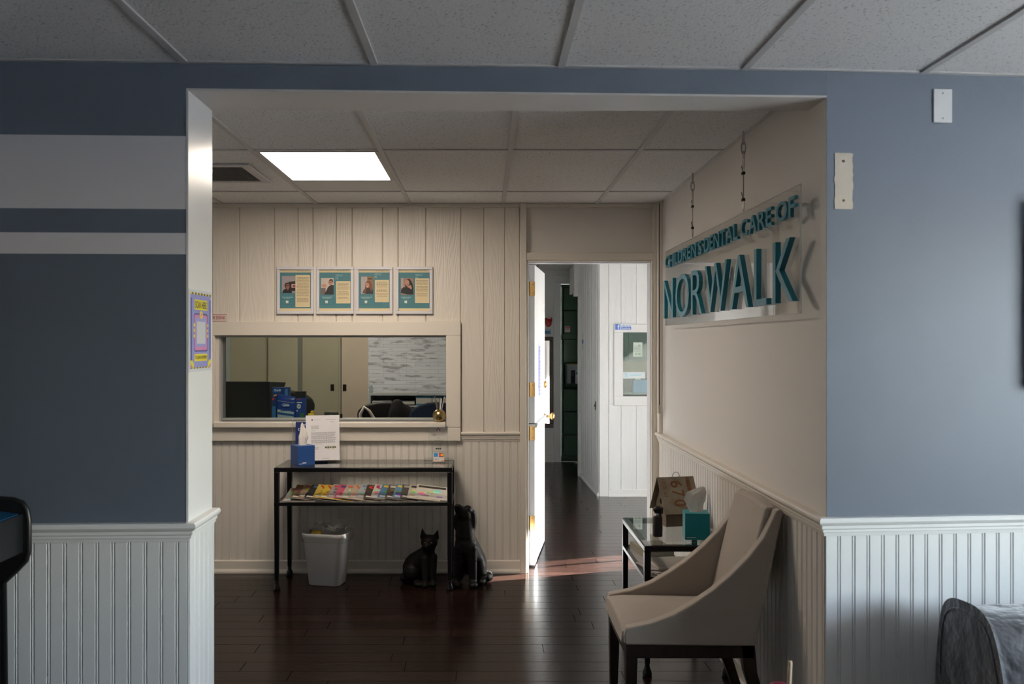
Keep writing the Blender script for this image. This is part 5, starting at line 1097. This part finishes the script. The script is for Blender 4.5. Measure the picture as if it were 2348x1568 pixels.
def roof(sy):
    n = Vector((0, sy * (br_ - bz), bd)).normalized(); e = Vector((0, sy * (bd + .032), bz - .052)); r_ = Vector((0, 0, br_)); o_ = n * .003
    return MB().hexa([(-bw - .022, e.y, e.z), (bw + .022, e.y, e.z), (bw + .022, r_.y, r_.z), (-bw - .022, r_.y, r_.z), (-bw - .022, e.y + o_.y, e.z + o_.z), (bw + .022, e.y + o_.y, e.z + o_.z), (bw + .022, r_.y + o_.y, r_.z + o_.z), (-bw - .022, r_.y + o_.y, r_.z + o_.z)])
rf = obj('plate_roof', roof(-1), M_PLATE, bh, label='rusty licence plate bent as roof'); obj('plate_roof', roof(1), M_PLATE, bh)
e = Vector((-bw - .022, -(bd + .032), bz - .052)); vdir = Vector((0, 0, br_)) - Vector((0, e.y, e.z)); n = Vector((0, -(br_ - bz), bd)).normalized()
Lr = vdir.length; Wr = 2 * bw + .044
# characters run down the roof slope
P = Pl(Vector((-bw - .022, 0, br_)) + n * .0036, Vector((0, e.y, e.z - br_)), (1, 0, 0)); rust = ink(120, 72, 30)
mb = MB(); mb.text(P, '6', .02, .058, .062, .125, .0006, rust, .01); mb.text(P, '7', .07, .105, .062, .125, .0006, rust, .01); mb.text(P, '0', .12, .155, .062, .125, .0006, rust, .01); mb.text(P, '1015', .012, .062, .02, .038, .0006, rust, .01); mb.text(P, '62', .08, .106, .02, .038, .0006, rust, .01); mb.lines(P, .006, .085, .168, 1, .02, .02, .0006, rust, False, 0)
obj('embossed_number', mb, None, rf)
obj('perch', MB().tube([(-bw, 0, .06), (-bw - .035, 0, .06)], .004, 8), mat('rusty_iron', (.12, .06, .03), .6), bh); obj('roof_ring', MB().tube([(.0 + .018 * math.sin(t), -.01, br_ + .008 - .018 * math.cos(t)) for t in [2 * math.pi * k / 20 for k in range(21)]], .0016, 6, cap=False), M_STEEL, bh); obj('branch', MB().tube([(-bw - .003, -.03, .09), (-bw - .003, .01, .055)], .004, 6), mat('rusty_iron', (.12, .06, .03), .6), bh)
gc = thing('gimbal_camera', 'black handheld gimbal camera standing on the side table', 'camera', ((1509 - CX) * 4.42 / F, 4.43, TZ), R(10))
MBK = mat('matte_black_plastic', (.008, .008, .009), .45); obj('handle', MB().box(-.020, .020, -.014, .014, 0, .098), MBK, gc, bevel=.006, seg=3); obj('gimbal_arm', MB().box(.006, .016, -.008, .01, .098, .122).box(.014, .024, -.01, .01, .108, .138), MBK, gc, bevel=.003); obj('camera_head', MB().ball((0, 0, .128), (.023, .016, .0175)), MBK, gc, smooth=True); obj('lens', MB().lathe([(.009, -.018), (.010, -.014)], (0, 0, .128), 14, ax='y'), mat('gloss_black', (.006, .006, .006), .25), gc); obj('neck_joint', MB().ball((0, 0, .104), .009, 10), M_STEEL, gc, smooth=True); obj('grip_button', MB().box(.019, .022, -.006, .006, .03, .05), MBK, gc)
# reading matter on the lower shelf
zsS = .4475
bk = thing('pale_book', 'thick pale book on the side table shelf', 'book', (.84, 4.74, zsS), R(8)); obj('cover', MB().box(-.08, .08, -.11, .11, 0, .004).box(-.08, .08, -.11, .11, .03, .034).box(-.082, -.078, -.11, .11, 0, .034), ink(150, 145, 130), bk); obj('pages', MB().box(-.077, .076, -.106, .106, .004, .03), ink(195, 190, 175), bk)
for i, (x, y, rz, c_, lb) in enumerate(((.92, 4.42, 6, (190, 184, 178), 'newspaper with red printed circles on the side table shelf'), (.90, 4.40, -9, (170, 166, 162), 'grey folded newspaper under the red printed one'), (.885, 4.41, 15, (160, 150, 145), 'pink tinted newspaper at the bottom of the shelf pile'))):
    t = thing('newspaper', lb, 'newspaper', (x, y, zsS + (2 - i) * .0075), R(rz)); obj('folded_sheets', MB().box(-.14, .14, -.10, .13, 0, .007), ink(*c_), t, bevel=.002)
    P = Pl((-.14, -.10, .007), (1, 0, 0), (0, 1, 0)); mb = MB(); mb.lines(P, .01, .27, .21, 14, .014, .004, .0006, ink(145, 142, 140))
    if i == 0:
        for k in range(9): mb.disc(P, .03 + .03 * (k % 5) * 1.7, .05 + .06 * (k // 5) + .02 * (k % 2), .009, .009, .001, ink(190, 90, 95)); mb.disc(P, .03 + .03 * (k % 5) * 1.7, .05 + .06 * (k // 5) + .02 * (k % 2), .006, .006, .0014, ink(190, 184, 178))
        mb.rect(P, .15, .20, .03, .045, .001, ink(110, 120, 170))
    obj('print', mb, None, t)

# ================================================================== DINING CHAIR
CYN, CYF = 3.50, 4.02
chair = thing('upholstered_chair', 'beige upholstered chair with sloping arms and dark wooden legs', 'chair', (.80, 3.76, 0))
ox, oy = .80, 3.76
M_FAB = mat('beige_velvet', (.36, .305, .255), .75, bump=(7, .25), var=(9, .35, (.30, .26, .225)), sheen=.25)
top = [(.523, .440), (.614, .457), (.70, .489), (.774, .532), (.843, .579), (.913, .638), (.977, .702), (1.031, .772), (1.062, .836), (1.078, .873)]
prof = [(.519, .378), (.515, .41)] + top + [(1.095, .880), (1.106, .872), (1.002, .372)]
def side_panel(y0, y1): return MB().prism([(a - ox, b) for a, b in prof], 'y', y0 - oy, y1 - oy)
obj('arm_side', side_panel(CYN, CYN + .05), M_FAB, chair, bevel=.014, seg=4); obj('arm_side', side_panel(CYF - .05, CYF), M_FAB, chair, bevel=.014, seg=4)
# backrest: slightly dished cushion between the sides
mb = MB(); nu, nv = 10, 10; yy0, yy1 = CYN + .045 - oy, CYF - .045 - oy
def bpt(u, v, fr):
    y = yy0 + (yy1 - yy0) * u; z = .45 + (.878 - .45) * v; puff = .016 * math.sin(math.pi * u) * math.sin(math.pi * min(1, v * 1.05)); x = (.945 + (1.052 - .945) * v - puff) if fr else (1.012 + (1.100 - 1.012) * v)
    if v == 1: z += .012 * math.sin(math.pi * u)
    return (x - ox, y, z)
for fr_ in (1, 0):
    for i in range(nu + 1):
        for j in range(nv + 1): mb.v.append(bpt(i / nu, j / nv, fr_))
N_ = (nu + 1) * (nv + 1); idx = lambda i, j, b: b * N_ + i * (nv + 1) + j
for i in range(nu):
    for j in range(nv): mb.f += [(idx(i, j, 0), idx(i + 1, j, 0), idx(i + 1, j + 1, 0), idx(i, j + 1, 0)), (idx(i, j, 1), idx(i, j + 1, 1), idx(i + 1, j + 1, 1), idx(i + 1, j, 1))]
    mb.f += [(idx(i, nv, 0), idx(i + 1, nv, 0), idx(i + 1, nv, 1), idx(i, nv, 1)), (idx(i, 0, 0), idx(i, 0, 1), idx(i + 1, 0, 1), idx(i + 1, 0, 0))]
for j in range(nv): mb.f += [(idx(0, j, 0), idx(0, j + 1, 0), idx(0, j + 1, 1), idx(0, j, 1)), (idx(nu, j, 0), idx(nu, j, 1), idx(nu, j + 1, 1), idx(nu, j + 1, 0))]
mb.m = [0] * len(mb.f); obj('backrest', mb, M_FAB, chair, bevel=.01, seg=3)
# seat: domed cushion
mb = MB(); nu, nv = 12, 12
def spt(u, v, tp):
    x = .500 + (.955 - .500) * u; y = CYN + .02 + (CYF - CYN - .04) * v; edge = min(1, 6 * min(v, 1 - v)) ; fr__ = min(1, u * 7)
    z = (.425 + .034 * math.sin(math.pi * v) ** .5 * math.sin(math.pi * min(.5, u * 1.6 + .12)) ** .6 - .006 * u) if tp else .378
    return (x - ox + (.012 * (1 - fr__) ** 2 if tp else .006), y - oy, z)
for tp in (1, 0):
    for i in range(nu + 1):
        for j in range(nv + 1): mb.v.append(spt(i / nu, j / nv, tp))
N_ = (nu + 1) * (nv + 1)
idx = lambda i, j, b: b * N_ + i * (nv + 1) + j
for i in range(nu):
    for j in range(nv): mb.f += [(idx(i, j, 0), idx(i + 1, j, 0), idx(i + 1, j + 1, 0), idx(i, j + 1, 0)), (idx(i, j, 1), idx(i, j + 1, 1), idx(i + 1, j + 1, 1), idx(i + 1, j, 1))]
    mb.f += [(idx(i, 0, 0), idx(i, 0, 1), idx(i + 1, 0, 1), idx(i + 1, 0, 0)), (idx(i, nv, 0), idx(i + 1, nv, 0), idx(i + 1, nv, 1), idx(i, nv, 1))]
for j in range(nv): mb.f += [(idx(0, j, 0), idx(0, j + 1, 0), idx(0, j + 1, 1), idx(0, j, 1)), (idx(nu, j, 0), idx(nu, j, 1), idx(nu, j + 1, 1), idx(nu, j + 1, 0))]
mb.m = [0] * len(mb.f); obj('seat', mb, M_FAB, chair, bevel=.008, seg=3)
mb = MB(); mb.box(.525 - ox, 1.0 - ox, CYN + .008 - oy, CYN + .03 - oy, .325, .379); mb.box(.525 - ox, 1.0 - ox, CYF - .03 - oy, CYF - .008 - oy, .325, .379); mb.box(.525 - ox, .55 - ox, CYN + .03 - oy, CYF - .03 - oy, .325, .379); mb.box(.975 - ox, 1.0 - ox, CYN + .03 - oy, CYF - .03 - oy, .325, .379)
obj('apron', mb, M_DARKWOOD, chair, bevel=.002)
for y in (CYN + .008, CYF - .053):
    Y0, Y1 = y - oy, y + .045 - oy
    obj('leg', MB().hexa([(.528 - ox, Y0 + .006, 0), (.558 - ox, Y0 + .006, 0), (.558 - ox, Y1 - .006, 0), (.528 - ox, Y1 - .006, 0), (.523 - ox, Y0, .377), (.57 - ox, Y0, .377), (.57 - ox, Y1, .377), (.523 - ox, Y1, .377)]), M_DARKWOOD, chair, bevel=.003)
    obj('leg', MB().prism([(1.06 - ox, 0), (1.095 - ox, 0), (1.045 - ox, .16), (1.012 - ox, .27), (1.003 - ox, .377), (.95 - ox, .377), (.965 - ox, .27), (1.005 - ox, .15)], 'y', Y0, Y1), M_DARKWOOD, chair, bevel=.003)

# ================================================================== SOFA (right foreground)
M_SOFA = mat('dark_grey_velvet', (.030, .030, .036), .7, bump=(11, 1.0), var=(6, .7, (.075, .075, .09)), sheen=.6)
for n_ in M_SOFA.node_tree.nodes:
    if n_.type == 'BUMP': n_.inputs['Distance'].default_value = .03
sf = thing('grey_sofa', 'dark grey velvet sofa against the blue wall', 'sofa', (2.3, 2.75, 0))
bk_ = [(.36, .05), (.37, .40), (.355, .60), (.30, .655), (.20, .672), (.10, .665), (.05, .63), (.0, .50), (-.03, .36), (-.03, .05)]
def smooth_loop(p, n=2):
    for _ in range(n):
        q = []
        for i in range(len(p)):
            a, b = Vector(p[i]), Vector(p[(i + 1) % len(p)]); q += [tuple(a.lerp(b, .25)), tuple(a.lerp(b, .75))]
        p = q
    return p
bk_ = smooth_loop(bk_); mb = MB(); nS = 40
def shp(p, x): q = noise.noise(Vector((p[0] * 6, p[1] * 6, x * 4))); return (x, p[0] + .012 * q, p[1] + .010 * q)
for i in range(nS + 1): mb.v += [shp(p, -.80 + 1.6 * i / nS) for p in bk_]
n = len(bk_)
for i in range(nS):
    for j in range(n): mb.f.append((i * n + j, i * n + (j + 1) % n, (i + 1) * n + (j + 1) % n, (i + 1) * n + j))
mb.f += [tuple(range(n)), tuple(range(nS * n, nS * n + n))[::-1]]; mb.m = [0] * len(mb.f)
obj('backrest', mb, M_SOFA, sf, bevel=.022, seg=4); obj('piping', MB().tube([(-.800, p[0] * .96 + .007, p[1] * .985) for p in bk_[3:-4]], .004, 8), M_SOFA, sf, smooth=True)
obj('seat', MB().box(-.78, .78, -.58, -.02, .12, .42), M_SOFA, sf, bevel=.05, seg=4)
for x in (-.72, .72):
    for y in (-.5, .3): obj('leg', MB().lathe([(.018, 0), (.028, .125)], (x, y, 0), 12), M_DARKWOOD, sf)

# ================================================================== ARCADE CABINET (left foreground)
dA = 2.92; ax_ = lambda px: (px - CX) * dA / F; az_ = lambda py: CH - (py - CY) * dA / F
ar = thing('arcade_cabinet', 'black arcade cabinet with rounded control deck against the left wall', 'arcade cabinet', (-1.55, 2.68, 0))
X0 = -1.55; pr = [(-2.12, 0), (ax_(11), 0), (ax_(5), az_(1338)), (ax_(34), az_(1308)), (ax_(56), az_(1285)), (ax_(62), az_(1265)), (ax_(62), az_(1195)), (ax_(58), az_(1170)), (ax_(48), az_(1155)), (ax_(30), az_(1148)), (ax_(-30), az_(1142)), (-1.57, 1.10), (-1.63, 1.45), (-1.58, 1.52), (-1.58, 1.70), (-2.12, 1.70)]
M_ARC = mat('black_cabinet_panel', (.006, .006, .007), .45)
for y in (2.46, dA): obj('side_panel', MB().prism([(a - X0, b) for a, b in pr], 'y', y - 2.68, y - 2.68 + .018), M_ARC, ar)
for ye in (2.469, dA + .009): obj('edge_moulding', MB().tube([(a - X0, ye - 2.68, b) for a, b in pr[1:12]], .010, 8), mat('black_rubber', (.008, .008, .009), .35), ar, smooth=True)
obj('body', MB().box(-2.10 - X0, ax_(0) - X0, -.2, .24, .02, .74), M_ARC, ar)
obj('control_deck', MB().hexa([(x - X0, y, z) for z_ in (0, 1) for x, y, z in ((-1.70, -.2, .80 + z_ * .205), (ax_(52), -.2, .85 + z_ * .118), (ax_(52), .24, .85 + z_ * .118), (-1.70, .24, .80 + z_ * .205))]), mat('black_deck', (.005, .006, .008), .4), ar)
obj('deck_overlay', MB().hexa([(x - X0, y, z) for z_ in (0, .002) for x, y, z in ((-1.69, -.19, 1.0045 + z_), (ax_(48), -.19, .9690 + z_), (ax_(48), .225, .9690 + z_), (-1.69, .225, 1.0045 + z_))]), mat('deep_blue_deck', (.004, .05, .12), .35), ar)
obj('upper_body', MB().box(-2.10 - X0, -1.66 - X0, -.2, .24, .74, 1.69), M_ARC, ar); obj('joystick', MB().tube([(-1.56 - X0, .0, .99), (-1.56 - X0, .0, 1.06)], .006, 8), M_BLACK, ar)

# ================================================================== TOY BIN (bottom edge)
tbn = thing('toy_bin', 'pale toy bin on the floor in front of the corner', 'toy bin', (.90, 2.90, 0))
lv = [(0, rr(.13, .10, .04)), (.365, rr(.15, .12, .045)), (.375, rr(.155, .125, .045)), (.365, rr(.145, .115, .04)), (.012, rr(.125, .095, .035))]
b_ = loft(lv); b_.f.append(tuple(range(96, 120))); b_.m.append(0); obj('bin_body', b_, mat('grey_toy_bin', (.2, .2, .21), .5), tbn, smooth=False); obj('handle', MB().box(-.05, .05, -.128, -.118, .30, .33), M_BLACK, tbn)
sk_ = thing('wooden_stick', 'pale flat wooden stick poking up out of the toy bin', 'stick', (.93, 2.90, .012)); tip = W(1812, 1515, 2.90) - Vector((.93, 2.90, .012)); obj('shaft', MB().tube([(-.02, 0, 0), tip - Vector((0, 0, .006)), tip], [.0075, .0068, .005], 10), mat('pale_wood', (.55, .42, .28), .6, var=(30, .3, (.45, .33, .2))), sk_, smooth=True); obj('grip', MB().tube([(-.02, 0, .0), (-.018, 0, .05)], .0085, 10), mat('pale_wood', (.55, .42, .28), .6), sk_)
bl = thing('toy_ball', 'dark pink toy ball on top of the toy bin', 'ball', W(1787, 1563, 2.90) - Vector((0, 0, .05))); obj('shell', MB().ball((0, 0, 0), .05, 20), mat('dark_pink_rubber', (.16, .012, .04), .5), bl, smooth=True); obj('seam', MB().lathe([(.0502, -.0015), (.0506, 0), (.0502, .0015)], n=24), mat('seam_pink', (.1, .01, .03), .5), bl)
